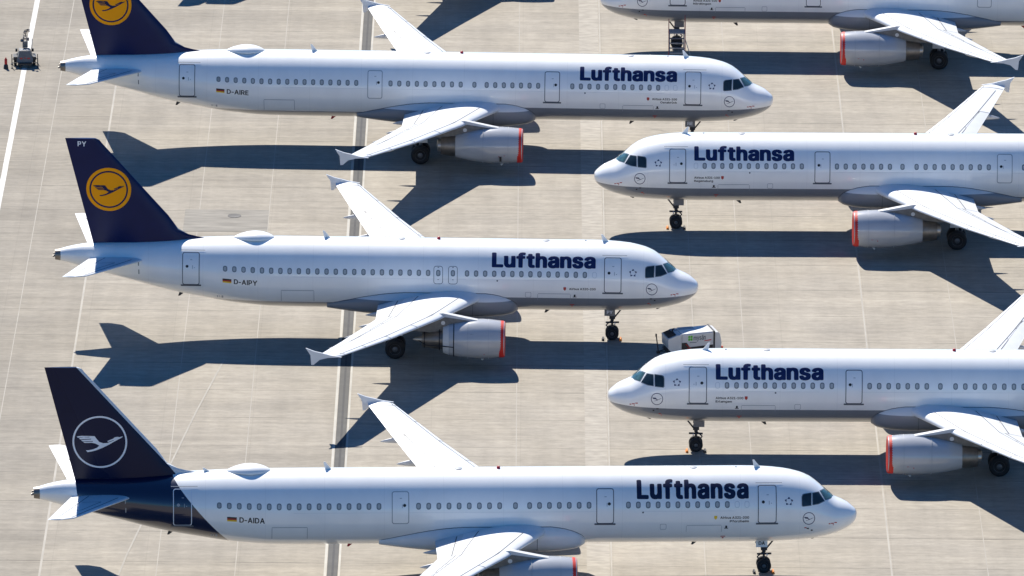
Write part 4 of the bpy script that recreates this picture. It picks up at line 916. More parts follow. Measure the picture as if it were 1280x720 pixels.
        # roof: radome, blades, beacon
        def dome():
            bm = bmesh.new(); rings = []
            Xd = (25.9 if s.typ != 'long' else 32.88); n = 32
            zt = B.pt(Xd, math.pi / 2).z
            for i in range(25):
                t = i / 24
                X = Xd - 1.24 + 2.48 * t
                g = (math.sin(math.pi * t ** .9)) ** .75 if 0 < t < 1 else 0
                g = max(g, .01)
                rings.append([Vector((X, .68 * g * math.cos(a), zt - .035 + (.37 if math.sin(a) > 0 else .07) * g * math.sin(a))) for a in [2 * math.pi * k / n for k in range(n)]])
            add_loft(bm, rings)
            return bm
        rd = s.part('antenna_dome', 'dome', dome, M['white'], fus, smooth=60)
        def blade(X, top=True, h=.42, Yv=0.0):
            def f():
                bm = bmesh.new()
                phi = math.pi / 2 if top else -math.pi / 2
                b0 = B.pt(X, phi); sgn = 1 if top else -1
                pts = [(0, -.03), (.36, -.03), (.46, h), (.36, h)]
                add_prism(bm, pts, lambda p, k: Vector((X - .2 + p[0], (k - .5) * (.05 if p[1] < .1 else .02), b0.z + sgn * p[1])))
                return bm
            return f
        for i, X in enumerate([5.45, 21.65 + (6.94 if s.typ == 'long' else 0)]):
            s.part('blade_antenna', ('blade', i), blade(X), M['white'], fus)
        if not old: s.part('blade_antenna', ('blade', 9), blade(35.1, h=.2), M['white'], fus)
        for i, X in enumerate([L - 7.5, L - 17.2, 8.7]):
            s.part('drain_mast' if i == 0 else 'blade_antenna', ('bladeb', i), blade(X, False, .26), M['darkmetal'] if i != 1 else M['lightred'], fus)
        s.part('pitot_probe', ('bladep', 0), blade(2.2, False, .16), M['darkmetal'], fus)
        def beacon():
            bm = bmesh.new(); z = B.pt(15.15 + o, math.pi / 2).z
            add_lathe(bm, [(z - .03, .11), (z + .05, .10), (z + .12, .07), (z + .14, .02)], (15.15 + o, 0, 0), 'Z', 14); return bm
        s.part('beacon_light', 'beacon', beacon, M['lightred'], fus, smooth=50)
        for X, r in ((8.9, .22), (17.3 + o, .22), (6.6, .06)):
            def hat():
                bm = bmesh.new(); z = B.pt(X, math.pi / 2).z
                add_lathe(bm, [(z - .05, r), (z + .02, r * .9), (z + .045, r * .5), (z + .05, .01)], (X, 0, 0), 'Z', 16)
                return bm
            s.part('roof_antenna', ('hat', X), hat, M['seam'], fus, smooth=40)
        # trim slot of the tailplane
        s.decal('trim_marking', [rect(0, .30, .05, .22), rect(.02, -.16, .05, .26)], L - 5.0, M['line'] if old else M['seam'], fus, mode='s', cut=.1, d=.006, key='trim')
        s.part('fairing_seam', 'fseam', s.fseam_bm, M['line'], fair)
    def fair_sec(s, X):
        x0, x1 = 10.5 + s.o, 21.6 + s.o
        t = min(1, max(0, (X - x0) / (x1 - x0)))
        g = 1.0
        if t < .2: g = math.sqrt(max(0, 1 - ((.2 - t) / .2) ** 2))
        if t > .55: g = 1 - ((t - .55) / .45) ** 2
        w = 1.35 + .80 * g; zb = 1.95 - .39 * g; zt = 2.55 + 1.05 * g
        return w, (zb + zt) / 2, (zt - zb) / 2
    def fseam_bm(s):
        """thin dark line where the belly fairing meets the hull, plus two vertical joints on the fairing"""
        bm = bmesh.new(); prev = None
        N = 90
        for i in range(N + 1):
            X = 10.56 + s.o + (21.5 - 10.56) * i / N
            w, zc, h = s.fair_sec(X)
            found = None
            for k in range(200):
                phi = R(20 - k * .5)
                p = s.B.pt(X, phi)
                if abs(p.y / w) ** 2.7 + abs((p.z - zc) / h) ** 2.7 < 1: found = phi; break
            if found is None: prev = None; continue
            a = s.B.off(X, found + .004, .012); b_ = s.B.off(X, found + .022, .012)
            va, vb = bm.verts.new(a), bm.verts.new(b_)
            if prev: bm.faces.new((prev[0], prev[1], vb, va))
            prev = (va, vb)
        for X, q0, q1 in ((13.1 + s.o, -.9, .75), (14.6 + s.o, -.1, .9)):
            prev = None
            for i in range(13):
                q = q0 + (q1 - q0) * i / 12
                va, vb = bm.verts.new(s.fair_surf(X, q, .008)), bm.verts.new(s.fair_surf(X + .03, q, .008))
                if prev: bm.faces.new((prev[0], prev[1], vb, va))
                prev = (va, vb)
        return bm
    def fair_surf(s, X, q, d):
        """q = angle parameter /10 on the fairing section"""
        o = s.o; x0, x1 = 10.5 + o, 21.6 + o
        t = min(1, max(0, (X - x0) / (x1 - x0)))
        g = 1.0
        if t < .2: g = math.sqrt(max(0, 1 - ((.2 - t) / .2) ** 2))
        if t > .55: g = 1 - ((t - .55) / .45) ** 2
        w = 1.35 + .80 * g; zb = 1.95 - .39 * g; zt = 2.55 + 1.05 * g
        zc, h = (zb + zt) / 2, (zt - zb) / 2
        a = q; ca, sa = math.cos(a), math.sin(a); e = 2 / 2.7
        return Vector((X, (w + d) * math.copysign(abs(ca) ** e, ca), zc + (h + d) * math.copysign(abs(sa) ** e, sa)))
    def decal_at(s, name, loops, X, mat, parent, d, key):
        """decals on the straight barrel share one mesh; near the ends they are bent individually"""
        if 6.35 < X < s.L - 14.4:
            k = (s.key, key)
            if k not in MESH:
                bm = fill2d(loops, 0, .12)
                for v in bm.verts: v.co = s.P(s.B.off(10.0, v.co.y / 2.02, d) + Vector((v.co.x, 0, 0)) ) - s.P(Vector((10.0, 0, 0)))
                me = bm_mesh(name, bm, None, recalc=False)
                if sum(p.normal.y * -s.sg for p in me.polygons) < 0: me.flip_normals()
                MESH[k] = me
            me = MESH[k]
            ob = link(name, me, parent, mat)
            ob.location = s.P(Vector((X, 0, 0))) - parent_off(parent)
            return ob
        ob = s.decal(name, loops, X, mat, parent, d=d, key=(key, round(X, 2)))
        ob.location = -parent_off(parent)
        return ob

def parent_off(p):
    v = Vector((0, 0, 0))
    while p is not None and p.parent is not None:
        v += p.location; p = p.parent
    return v
def lerp1(x, xs, ys):
    if x <= xs[0]: return ys[0]
    for i in range(len(xs) - 1):
        if x <= xs[i + 1]: return ys[i] + (ys[i + 1] - ys[i]) * (x - xs[i]) / (xs[i + 1] - xs[i])
    return ys[-1]
def thing_child(name, parent):
    o = bpy.data.objects.new(name, None); COL.objects.link(o); o.parent = parent; o.empty_display_size = .1
    return o
def scale_loops(loops, k, cx, cy): return [[(x * k + cx, y * k + cy) for x, y in L] for L in loops]
def fair_line(sg):
    return [rect(-sg * 2.6, .55, .03, 1.3), rect(-sg * 4.6, .9, .03, .5)]
_pc = {}
def paint_cache(k):
    if k in _pc: return _pc[k]
    if k == 'fairing_new': m = paint('fairing_white', (0.72, .72, .72), .35, coat=.3)
    else:
        m, n, l, b = newmat('fairing_grey_white')
        tc = n.new('ShaderNodeTexCoord'); sp = n.new('ShaderNodeSeparateXYZ'); l.new(tc.outputs['Object'], sp.inputs[0])
        lt = n.new('ShaderNodeMath'); lt.operation = 'LESS_THAN'; lt.inputs[1].default_value = 2.78
        l.new(sp.outputs[2], lt.inputs[0])
        mx = n.new('ShaderNodeMix'); mx.data_type = 'RGBA'; mx.inputs[6].default_value = (.66, .67, .68, 1); mx.inputs[7].default_value = (*GREY, 1)
        l.new(lt.outputs[0], mx.inputs[0]); l.new(mx.outputs[2], b.inputs['Base Color']); b.inputs['Roughness'].default_value = .35
    _pc[k] = m
    return m
def fin_mat(L):
    """deep blue fin with a white dorsal fillet and pale leading edge"""
    m, n, l, b = newmat('fin_deep_blue_white')
    tc = n.new('ShaderNodeTexCoord'); sp = n.new('ShaderNodeSeparateXYZ'); l.new(tc.outputs['Object'], sp.inputs[0])
    def mm(op, a, c):
        k = n.new('ShaderNodeMath'); k.operation = op
        for i, v in enumerate((a, c)):
            if isinstance(v, (int, float)): k.inputs[i].default_value = v
            else: l.new(v, k.inputs[i])
        return k.outputs[0]
    X = mm('MULTIPLY', sp.outputs[0], -1.0)
    # paint edge: from the crown (L-7.6, 5.9) up along the leading edge
    e1 = mm('ADD', mm('MULTIPLY', mm('SUBTRACT', sp.outputs[2], 7.18), .889), L - 6.68 + .17)
    e2 = mm('ADD', mm('MULTIPLY', mm('SUBTRACT', sp.outputs[2], 5.9), .80), L - 7.62)
    f = mm('GREATER_THAN', X, mm('MAXIMUM', e1, e2))
    mx = n.new('ShaderNodeMix'); mx.data_type = 'RGBA'; mx.inputs[6].default_value = (.62, .64, .67, 1); mx.inputs[7].default_value = (.003, .007, .036, 1)
    l.new(f, mx.inputs[0]); l.new(mx.outputs[2], b.inputs['Base Color'])
    b.inputs['Roughness'].default_value = .3; b.inputs['Specular IOR Level'].default_value = .22
    return m
NAC = {'V': [(11.20, 1.04), (11.45, 1.075), (11.9, 1.12), (12.5, 1.15), (13.2, 1.14), (13.9, 1.06), (14.7, .90), (15.33, .74)],
       'C': [(11.20, 1.04), (11.45, 1.075), (11.9, 1.13), (12.5, 1.17), (13.2, 1.15), (13.8, 1.07), (14.4, .96)]}
# crane outline traced in a unit circle (x right, y up)
def _cr(pts, cx, cy, r): return [((x - cx) / r, -(y - cy) / r) for x, y in pts]
CRANE = [_cr([(108, 297), (160, 288), (320, 288), (345, 325), (375, 360), (420, 376), (470, 372), (480, 368), (548, 340), (550, 334), (485, 358), (468, 350), (500, 335), (545, 315), (560, 300), (600, 294), (610, 300),
              (655, 288), (648, 302), (600, 328), (540, 362), (470, 405), (400, 440), (330, 470), (280, 484), (236, 492), (215, 470), (262, 466), (310, 452), (350, 432), (376, 408), (350, 392), (322, 380), (290, 373), (200, 376), (182, 362),
              (240, 361), (300, 358), (298, 350), (175, 357), (158, 342), (210, 336), (280, 330), (275, 322), (150, 334), (132, 318), (190, 306), (262, 304), (255, 298), (118, 312)], 382, 362, 326)]
CRANE_FLAT = [_cr([(165, 293), (215, 290), (315, 298), (340, 325), (365, 360), (395, 374), (425, 374), (450, 362), (500, 335), (540, 325), (575, 320), (575, 326), (545, 334), (505, 350), (440, 384), (385, 410), (330, 430), (280, 442), (252, 442),
                   (248, 432), (300, 426), (345, 408), (366, 393), (345, 378), (300, 360), (215, 350), (200, 332)], 372, 352, 222)]
CRANE_FLAT = [[(x, y) for x, y in CRANE_FLAT[0]]]

# ------------------------------------------------------------------ ground
def structure(name, me, mat):
    o = link(name, me, None, mat); o['kind'] = 'structure'; return o
def sheet(name, x0, y0, x1, y1, z, mat):
    bm = bmesh.new()
    bm.faces.new([bm.verts.new(p) for p in ((x0, y0, z), (x1, y0, z), (x1, y1, z), (x0, y1, z))])
    return structure(name, bm_mesh(name, bm, None), mat)

m, n, l, b = newmat('apron_concrete')
tc = n.new('ShaderNodeTexCoord')
def noise(scale, sc=(1, 1, 1), det=6, rough=.6, loc=(0, 0, 0)):
    mp = n.new('ShaderNodeMapping'); mp.inputs['Scale'].default_value = sc; mp.inputs['Location'].default_value = loc
    l.new(tc.outputs['Object'], mp.inputs['Vector'])
    nz = n.new('ShaderNodeTexNoise'); nz.inputs['Scale'].default_value = scale; nz.inputs['Detail'].default_value = det; nz.inputs['Roughness'].default_value = rough
    l.new(mp.outputs[0], nz.inputs['Vector']); return nz.outputs[0]
def mr_(v, a, b_, c, d):
    k = n.new('ShaderNodeMapRange'); 
    for i, q in enumerate((a, b_, c, d)): k.inputs[i + 1].default_value = q
    l.new(v, k.inputs[0]); return k.outputs[0]
def mm_(op, a, c=None):
    k = n.new('ShaderNodeMath'); k.operation = op
    for i, v in enumerate((a, c)):
        if v is None: continue
        if isinstance(v, (int, float)): k.inputs[i].default_value = v
        else: l.new(v, k.inputs[i])
    return k.outputs[0]
sp = n.new('ShaderNodeSeparateXYZ'); l.new(tc.outputs['Object'], sp.inputs[0])
GX, GY = sp.outputs[0], sp.outputs[1]
streak = mr_(noise(1.0, (0.045, 1.5, 1), 4, .65), .3, .7, .89, 1.06)          # brushed bands along the slabs
streak2 = mr_(noise(1.0, (0.012, 0.45, 1), 3, .6, (3, 7, 0)), .3, .7, .90, 1.07)
fine = mr_(noise(1.0, (1.1, 3.0, 1), 7, .75), .3, .7, .80, 1.13)
patchy = mr_(noise(.16, (1, 1, 1), 6, .62), .3, .7, .87, 1.10)
vert = mr_(noise(1.0, (0.9, 0.06, 1), 3, .6, (9, 2, 0)), .35, .7, .945, 1.05)  # tyre wear across
speck = mr_(noise(5.0, (1, 1, 1), 2, .5), .72, .8, 1.0, .86)
shade = mm_('MULTIPLY', mm_('MULTIPLY', mm_('MULTIPLY', streak, streak2), mm_('MULTIPLY', fine, patchy)), mm_('MULTIPLY', vert, speck))
# slab tint per bay
bay = n.new('ShaderNodeTexWhiteNoise'); bay.noise_dimensions = '2D'
cmb = n.new('ShaderNodeCombineXYZ')
bx_ = mm_('FLOOR', mm_('DIVIDE', mm_('ADD', GX, 9.6), 15.2)); by_ = mm_('FLOOR', mm_('DIVIDE', GY, 5.0))
l.new(bx_, cmb.inputs[0]); l.new(by_, cmb.inputs[1]); l.new(cmb.outputs[0], bay.inputs['Vector'])
shade = mm_('MULTIPLY', shade, mr_(bay.outputs['Value'], 0, 1, .95, 1.04))
# joints across the view: every 5 m a dark one, wavering in strength, every 2.5 m a faint one
def joint(v, per, w, off=0.0):
    f = mm_('FRACT', mm_('DIVIDE', mm_('ADD', v, off), per))
    return mm_('LESS_THAN', f, w / per)
jn = mr_(noise(1.0, (0.2, .3, 1), 3), .35, .65, .1, 1)
j1 = mm_('MULTIPLY', joint(GY, 5.0, .10), mm_('MULTIPLY', jn, .46))
j2 = mm_('MULTIPLY', joint(GY, 1.25, .06, .3), mm_('MULTIPLY', jn, .14))
j3 = mm_('MULTIPLY', joint(GX, 5.07, .05, 9.6), .07)
shade = mm_('MULTIPLY', shade, mm_('SUBTRACT', 1.0, mm_('MAXIMUM', mm_('MAXIMUM', j1, j2), j3)))
# the bays left of the drain are a little darker and greyer
left = mm_('LESS_THAN', GX, -25.3)
shade = mm_('MULTIPLY', shade, mm_('SUBTRACT', 1.0, mm_('MULTIPLY', left, .10)))
mid = mm_('LESS_THAN', GX, -9.6)
shade = mm_('MULTIPLY', shade, mm_('SUBTRACT', 1.0, mm_('MULTIPLY', mid, .06)))
# oil and rubber stains
st = mr_(noise(.35, (1, 1, 1), 4, .6, (20, 4, 0)), .68, .76, 0, .10)
shade = mm_('MULTIPLY', shade, mm_('SUBTRACT', 1.0, st))
colr = n.new('ShaderNodeMix'); colr.data_type = 'RGBA'
colr.inputs[6].default_value = (.318, .288, .242, 1); colr.inputs[7].default_value = (.336, .301, .246, 1)
l.new(mr_(noise(.2, (1, 1, 1), 3, .5, (5, 5, 0)), .3, .7, 0, 1), colr.inputs[0])
vm = n.new('ShaderNodeVectorMath'); vm.operation = 'SCALE'; l.new(colr.outputs[2], vm.inputs[0]); l.new(shade, vm.inputs['Scale'])
l.new(vm.outputs[0], b.inputs['Base Color']); b.inputs['Roughness'].default_value = .85
b.inputs['Specular IOR Level'].default_value = .25
M['concrete'] = m
bm = bmesh.new()
bm.faces.new([bm.verts.new(p) for p in ((-3500, -1500, 0), (3500, -1500, 0), (3500, 6000, 0), (-3500, 6000, 0))])
structure('ground', bm_mesh('ground', bm, None), M['concrete'])

M['pale'] = paint('pale_joint', (.338, .312, .268), .8, var=.15, scale=.7)
M['pale2'] = paint('faint_joint', (.322, .297, .254), .8, var=.12, scale=.7)
M['strip'] = paint('light_concrete_bay', (.330, .299, .250), .85, var=.25, scale=1.2, stretch=(1, 2.5, 1))
M['drainm'] = paint('drain_concrete', (.06, .058, .055), .8, var=.25, scale=.5, stretch=(.2, 2, 1))
M['slot'] = paint('drain_slot', (.03, .03, .033), .8, var=.3, scale=2)
M['marking'] = paint('white_marking', (.56, .55, .515), .7, var=.3, scale=1.5, stretch=(2, .4, 1))
M['patch'] = paint('repair_patch', (.235, .217, .186), .85, var=.35, scale=1.0, stretch=(.5, 2.5, 1))
M['cover'] = paint('manhole_cover', (.13, .125, .12), .85, metal=0, var=.2, scale=3)
Y0, Y1 = -120.0, 160.0
# pale strip of concrete left of the middle joint, light joints, drain with its kerbs
sheet('light_strip', 4.2, Y0, 5.45, Y1, .004, M['strip'])
sheet('slab_joint', 5.5, Y0, 5.58, Y1, .008, M['pale'])
sheet('slab_joint', 20.66, Y0, 20.76, Y1, .008, M['pale'])
sheet('slab_joint', -25.42, Y0, -25.3, Y1, .004, M['pale'])
for x in (-19.1, -14.85, .3, 10.6, 13.5, 25.9, -29.0): sheet('slab_joint', x, Y0, x + .05, Y1, .004, M['pale2'])
sheet('drain', -9.86, Y0, -9.28, Y1, .004, M['drainm'])
sheet('drain', -9.62, Y0, -9.50, Y1, .008, M['slot'])
M['kerb'] = paint('drain_kerb', (.40, .38, .335), .8, var=.15, scale=.7)
sheet('drain', -10.03, Y0, -9.88, Y1, .012, M['kerb'])
sheet('drain', -9.26, Y0, -9.15, Y1, .012, M['kerb'])
sheet('taxi_marking', -31.55, Y0, -31.22, Y1, .008, M['marking'])
sheet('repair_patch', -19.95, 10.75, -14.85, 15.3, .012, M['patch'])
bm = bmesh.new(); add_lathe(bm, [(.0, .41), (.03, .41), (.034, .30), (.026, .28), (.026, .02)], (-16.92, 14.03, 0), 'Z', 28)
mh = link('manhole_cover', bm_mesh('manhole_cover', bm, 30), None, M['cover'])
mh['label'] = 'round dark manhole cover set in the square grey concrete repair patch'; mh['category'] = 'manhole'
# faint painted diagonals and a tyre arc
def strip_path(name, pts, w, z, mat):
    bm = bmesh.new(); prev = None
    for i, p in enumerate(pts):
        a = Vector(pts[max(0, i - 1)]); c = Vector(pts[min(len(pts) - 1, i + 1)])
        d = (c - a).normalized(); nn = Vector((-d.y, d.x)) * w / 2
        v = (bm.verts.new((p[0] + nn.x, p[1] + nn.y, z)), bm.verts.new((p[0] - nn.x, p[1] - nn.y, z)))
        if prev: bm.faces.new((prev[0], prev[1], v[1], v[0]))
        prev = v
    return structure(name, bm_mesh(name, bm, None), mat)
strip_path('worn_marking', [(-16.6, -14.2), (-17.9, -24), (-19.3, -36), (-20.8, -49), (-21.6, -58)], .10, .012, M['pale2'])
M['rubber'] = paint('tyre_trace', (0.276, 0.260, 0.222), .9, var=.2, scale=2)
strip_path('tyre_trace', [(8.6 + 2.9 * math.sin(a / 10), 24 + 9.5 * math.cos(a / 10)) for a in range(0, 18)], .07, .012, M['rubber'])
strip_path('tyre_trace', [(-21 + 3.0 * math.sin(a / 10), 49 + 10 * math.cos(a / 10)) for a in range(12, 34)], .06, .012, M['rubber'])

# ------------------------------------------------------------------ the parked airliners
G1 = 'airliners parked in two facing rows'
PLANES = [
 ('airplane', 'long white and grey airliner with orange disc tail, marked D-AIRE, at the upper left', 'long', (16.154, 29.211), -.02283, 1, 'old', 'V', 'D-AIRE', 'Airbus A321-100', 'Osnabrück'),
 ('airplane', 'shorter airliner marked D-AIPY, PY on its orange disc tail, black straps round its engine', 'short', (10.863, -9.692), -.01158, 1, 'old', 'C', 'D-AIPY', 'Airbus A320-200', ''),
 ('airplane', 'all-white airliner with dark blue tail and thin white crane ring, registration D-AIDA', 'long', (18.759, -50.318), .04675, 1, 'new', 'V', 'D-AIDA', 'Airbus A321-200', 'Pforzheim'),
 ('airplane', 'left-facing airliner at the upper right edge with metal steps by its nose gear', 'long', (5.504, 52.091), -.00503, -1, 'old', 'V', '', 'Airbus A321-100', 'Nördlingen'),
 ('airplane', 'left-facing airliner with the city name Regensburg under its windows, middle of the right row', 'long', (4.896, 12.508), .01581, -1, 'old', 'V', '', 'Airbus A321-100', 'Regensburg'),
 ('airplane', 'left-facing airliner with the city name Erlangen, its nose beside the ground power cart', 'long', (5.422, -30.102), .01473, -1, 'old', 'V', '', 'Airbus A321-100', 'Erlangen'),
 ('airplane', 'airliner beyond the top edge of the picture, only its shadow in view', 'short', (13.05, 71.15), -.01158, 1, 'old', 'C', 'D-AIRA', '', ''),
]
for (nm, lab, typ, nose, yaw, sg, style, eng, reg, l1, l2) in PLANES:
    Plane(nm, lab, typ, nose, yaw, sg, style, eng, reg, l1, l2, G1)

# ------------------------------------------------------------------ wheel chocks
def place_chock(x, y, rz, lab, mat, s=.75):
    bm = bmesh.new()
    add_prism(bm, [(-.11 * s, .004), (.11 * s, .004), (.04 * s, .17 * s), (-.04 * s, .17 * s)], lambda p, k: Vector((p[0], (-.30 + .6 * k) * s, p[1])))
    o = link('wheel_chock', bm_mesh('wheel_chock', bm, None), None, mat)
    o.location = (x, y, 0); o.rotation_euler = (0, 0, rz)
    o['label'] = lab; o['category'] = 'chock'; o['group'] = 'wheel chocks at the nose gears'
spots = [((10.863, -9.692), -.01158, 1, 'the airliner marked D-AIPY'), ((18.759, -50.318), .04675, 1, 'the airliner marked D-AIDA'),
         ((4.896, 12.508), .01581, -1, 'the airliner named Regensburg'), ((5.422, -30.102), .01473, -1, 'the airliner named Erlangen')]
for nose, yaw, sg, who in spots:
    for k, dx in enumerate((-.50, .52)):
        X = 5.0 + dx; c_, s_ = math.cos(yaw), math.sin(yaw); lx = -sg * X
        aft = k == 1
        x = nose[0] + c_ * lx - s_ * -.25; y = nose[1] + s_ * lx + c_ * -.25
        place_chock(x, y, yaw, ('dark wheel chock behind' if aft else 'orange wheel chock in front of') + ' the nose wheels of ' + who, M['black'] if aft else M['cone'])

# ------------------------------------------------------------------ ground power cart
M['cart'] = paint('cart_white', (.62, .62, .61), .4, var=.08)
M['green'] = paint('logo_green', (.10, .50, .03), .5, var=.03)
M['cartdark'] = paint('cart_black', (.02, .02, .023), .5)
M['amber'] = paint('tail_lamp', (.6, .08, .03), .35)
def gpu():
    t = thing('ground_power_unit', 'white boxy ground power cart with green logo and black chassis near an airliner nose', 'power cart', (10.45, -12.45, 0), R(15.5))
    Lh, W = 1.62, .67
    bm = bmesh.new()
    # main body: side outline (x, z) with sloped shoulders, extruded and bevelled
    add_prism(bm, [(-.78, .72), (-.62, .42), (-.35, .40), (1.12, .42), (1.12, 1.50), (-.78, 1.46)], lambda p, k: Vector((p[0], -W + 2 * W * k, p[1])))
    bmesh.ops.bevel(bm, geom=[e for e in bm.edges if abs(e.verts[0].co.x - e.verts[1].co.x) > 1 and e.verts[0].co.z > 1], offset=.07, segments=3, affect='EDGES')
    body = link('body', bm_mesh('body', bm, 40), t, M['cart'])
    bm = bmesh.new()
    add_prism(bm, [(-1.58, .62), (-1.30, .30), (-.80, .30), (-.80, 1.44), (-1.05, 1.42), (-1.62, 1.22)], lambda p, k: Vector((p[0], -W - .01 + (2 * W + .02) * k, p[1])))
    bmesh.ops.bevel(bm, geom=[e for e in bm.edges if e.calc_face_angle(0) > .5], offset=.03, segments=2, affect='EDGES')
    front = link('front_hood', bm_mesh('hood', bm, 40), t, M['cart'])
    bm = bmesh.new()
    a = math.atan2(.20, .57)
    add_box(bm, (-1.33, .02, 1.345), (.50, 1.12, .03), ry=-a)
    for i in range(5): add_box(bm, (-1.33, -.42 + .21 * i, 1.365), (.44, .03, .03), ry=-a)
    link('cooling_grille', bm_mesh('grille', bm, None), front, M['cartdark'])
    bm = bmesh.new(); add_tube(bm, (-1.15, .1, 1.38), (-1.13, .1, 1.56), .05); add_tube(bm, (-1.13, .1, 1.56), (-1.05, .1, 1.60), .045)
    link('exhaust_pipe', bm_mesh('pipe', bm, 40), front, M['darkmetal'])
    bm = bmesh.new()
    add_box(bm, (1.17, 0, .98), (.10, 2 * W + .03, 1.10))
    link('black_band', bm_mesh('band', bm, None), t, M['cartdark'])
    bm = bmesh.new()
    add_prism(bm, [(1.225, .45), (1.58, .45), (1.62, .80), (1.52, 1.34), (1.42, 1.44), (1.225, 1.46)], lambda p, k: Vector((p[0], -W + 2 * W * k, p[1])))
    bmesh.ops.bevel(bm, geom=[e for e in bm.edges if e.calc_face_angle(0) > .5], offset=.035, segments=2, affect='EDGES')
    link('rear_panel', bm_mesh('rear', bm, 40), t, M['cart'])
    bm = bmesh.new()
    add_box(bm, (.1, 0, .36), (3.3, 1.30, .16)); add_box(bm, (1.62, 0, .34), (.18, 1.40, .22)); add_box(bm, (.25, 0, .30), (2.3, 1.28, .20))
    link('chassis', bm_mesh('chassis', bm, None), t, M['cartdark'])
    bm = bmesh.new()
    add_prism(bm, [(-.79, .95), (-.50, .95), (-.30, .66), (1.10, .72), (1.10, .40), (-.79, .40)], lambda p, k: Vector((p[0], -W - .012 + .01 * k, p[1])))
    link('side_skirt', bm_mesh('skirt', bm, None), body, M['cartdark'])
    bm = bmesh.new()
    add_tube(bm, (-.55, -W - .02, .88), (-.25, -W - .02, .56), .03); add_tube(bm, (-.48, -W - .03, .62), (-.1, -W - .03, .50), .025)
    link('cable_hook', bm_mesh('hook', bm, None), t, M['redmark'])
    for wx, wy in ((-1.05, -.60), (-1.05, .60), (1.0, -.60), (1.0, .60)):
        bm = bmesh.new()
        add_lathe(bm, [(-.09, .15), (-.1, .22), (-.06, .265), (.06, .265), (.1, .22), (.09, .15)], (wx, wy, .265), 'Y', 24)
        w = link('wheel', bm_mesh('tyre', bm, 40), t, M['tyre'])
        bm = bmesh.new(); add_lathe(bm, [(-.085, .05), (-.08, .15), (.08, .15), (.085, .05)], (wx, wy, .265), 'Y', 18)
        link('rim', bm_mesh('rim', bm, 40), w, M['rim'])
    bm = bmesh.new()
    add_tube(bm, (-1.5, -.25, .35), (-2.0, 0, .32), .035); add_tube(bm, (-1.5, .25, .35), (-2.0, 0, .32), .035)
    add_tube(bm, (-2.0, 0, .32), (-2.12, 0.05, 1.25), .035); add_box(bm, (-2.13, .05, 1.30), (.07, .12, .16)); add_box(bm, (-2.0, 0, .28), (.2, .16, .14))
    link('drawbar', bm_mesh('drawbar', bm, None), t, M['cartdark'])
    # logo on the side facing the camera (y = -W)
    def sdec(name, loops, x0, z0, mat, par):
        bm = fill2d(loops)
        for v in bm.verts: v.co = Vector((x0 + v.co.x, -W - .006, z0 + v.co.y))
        for f in bm.faces: f.normal_update()
        me = bm_mesh(name, bm, None, recalc=False)
        if sum(p.normal.y for p in me.polygons) > 0: me.flip_normals()
        return link(name, me, par, mat)
    # green square emblem of four leaves
    lg = sdec('green_logo', [rrect(dx, dz, .125, .145, .04) for dx in (-.07, .07) for dz in (-.08, .08)], -.27, 1.20, M['green'], body)
    sdec('logo_text', word_fit('mysän', .74, .30, track=.03), -.08, 1.05, M['frame'], body)
    sdec('logo_text', [rect(0, 0, .42, .045)], -.1, .93, M['frame'], body)
    sdec('red_stripe', [[(-.22, -.035), (.20, .0), (.23, .06), (-.20, .02)]], .78, .99, M['red'], body)
    sdec('panel_gap', [rect(0, 0, .02, .72)], -.765, 1.08, M['seam'], body)
    bm = bmesh.new(); add_box(bm, (1.66, -.62, .50), (.12, .12, .12)); add_box(bm, (1.66, .62, .50), (.12, .12, .12))
    link('tail_lamp', bm_mesh('lamp', bm, None), t, M['amber'])
    bm = bmesh.new(); add_box(bm, (-.25, .42, 1.475), (.9, .42, .02)); add_box(bm, (-1.0, .42, 1.44), (.35, .4, .02), ry=-.1)
    link('roof_panel', bm_mesh('roofp', bm, None), body, M['seam'])
    bm = bmesh.new(); add_tube(bm, (.25, 0, 1.47), (.25, 0, 1.53), .03)
    link('lifting_eye', bm_mesh('eye', bm, None), body, M['seam'])
gpu()

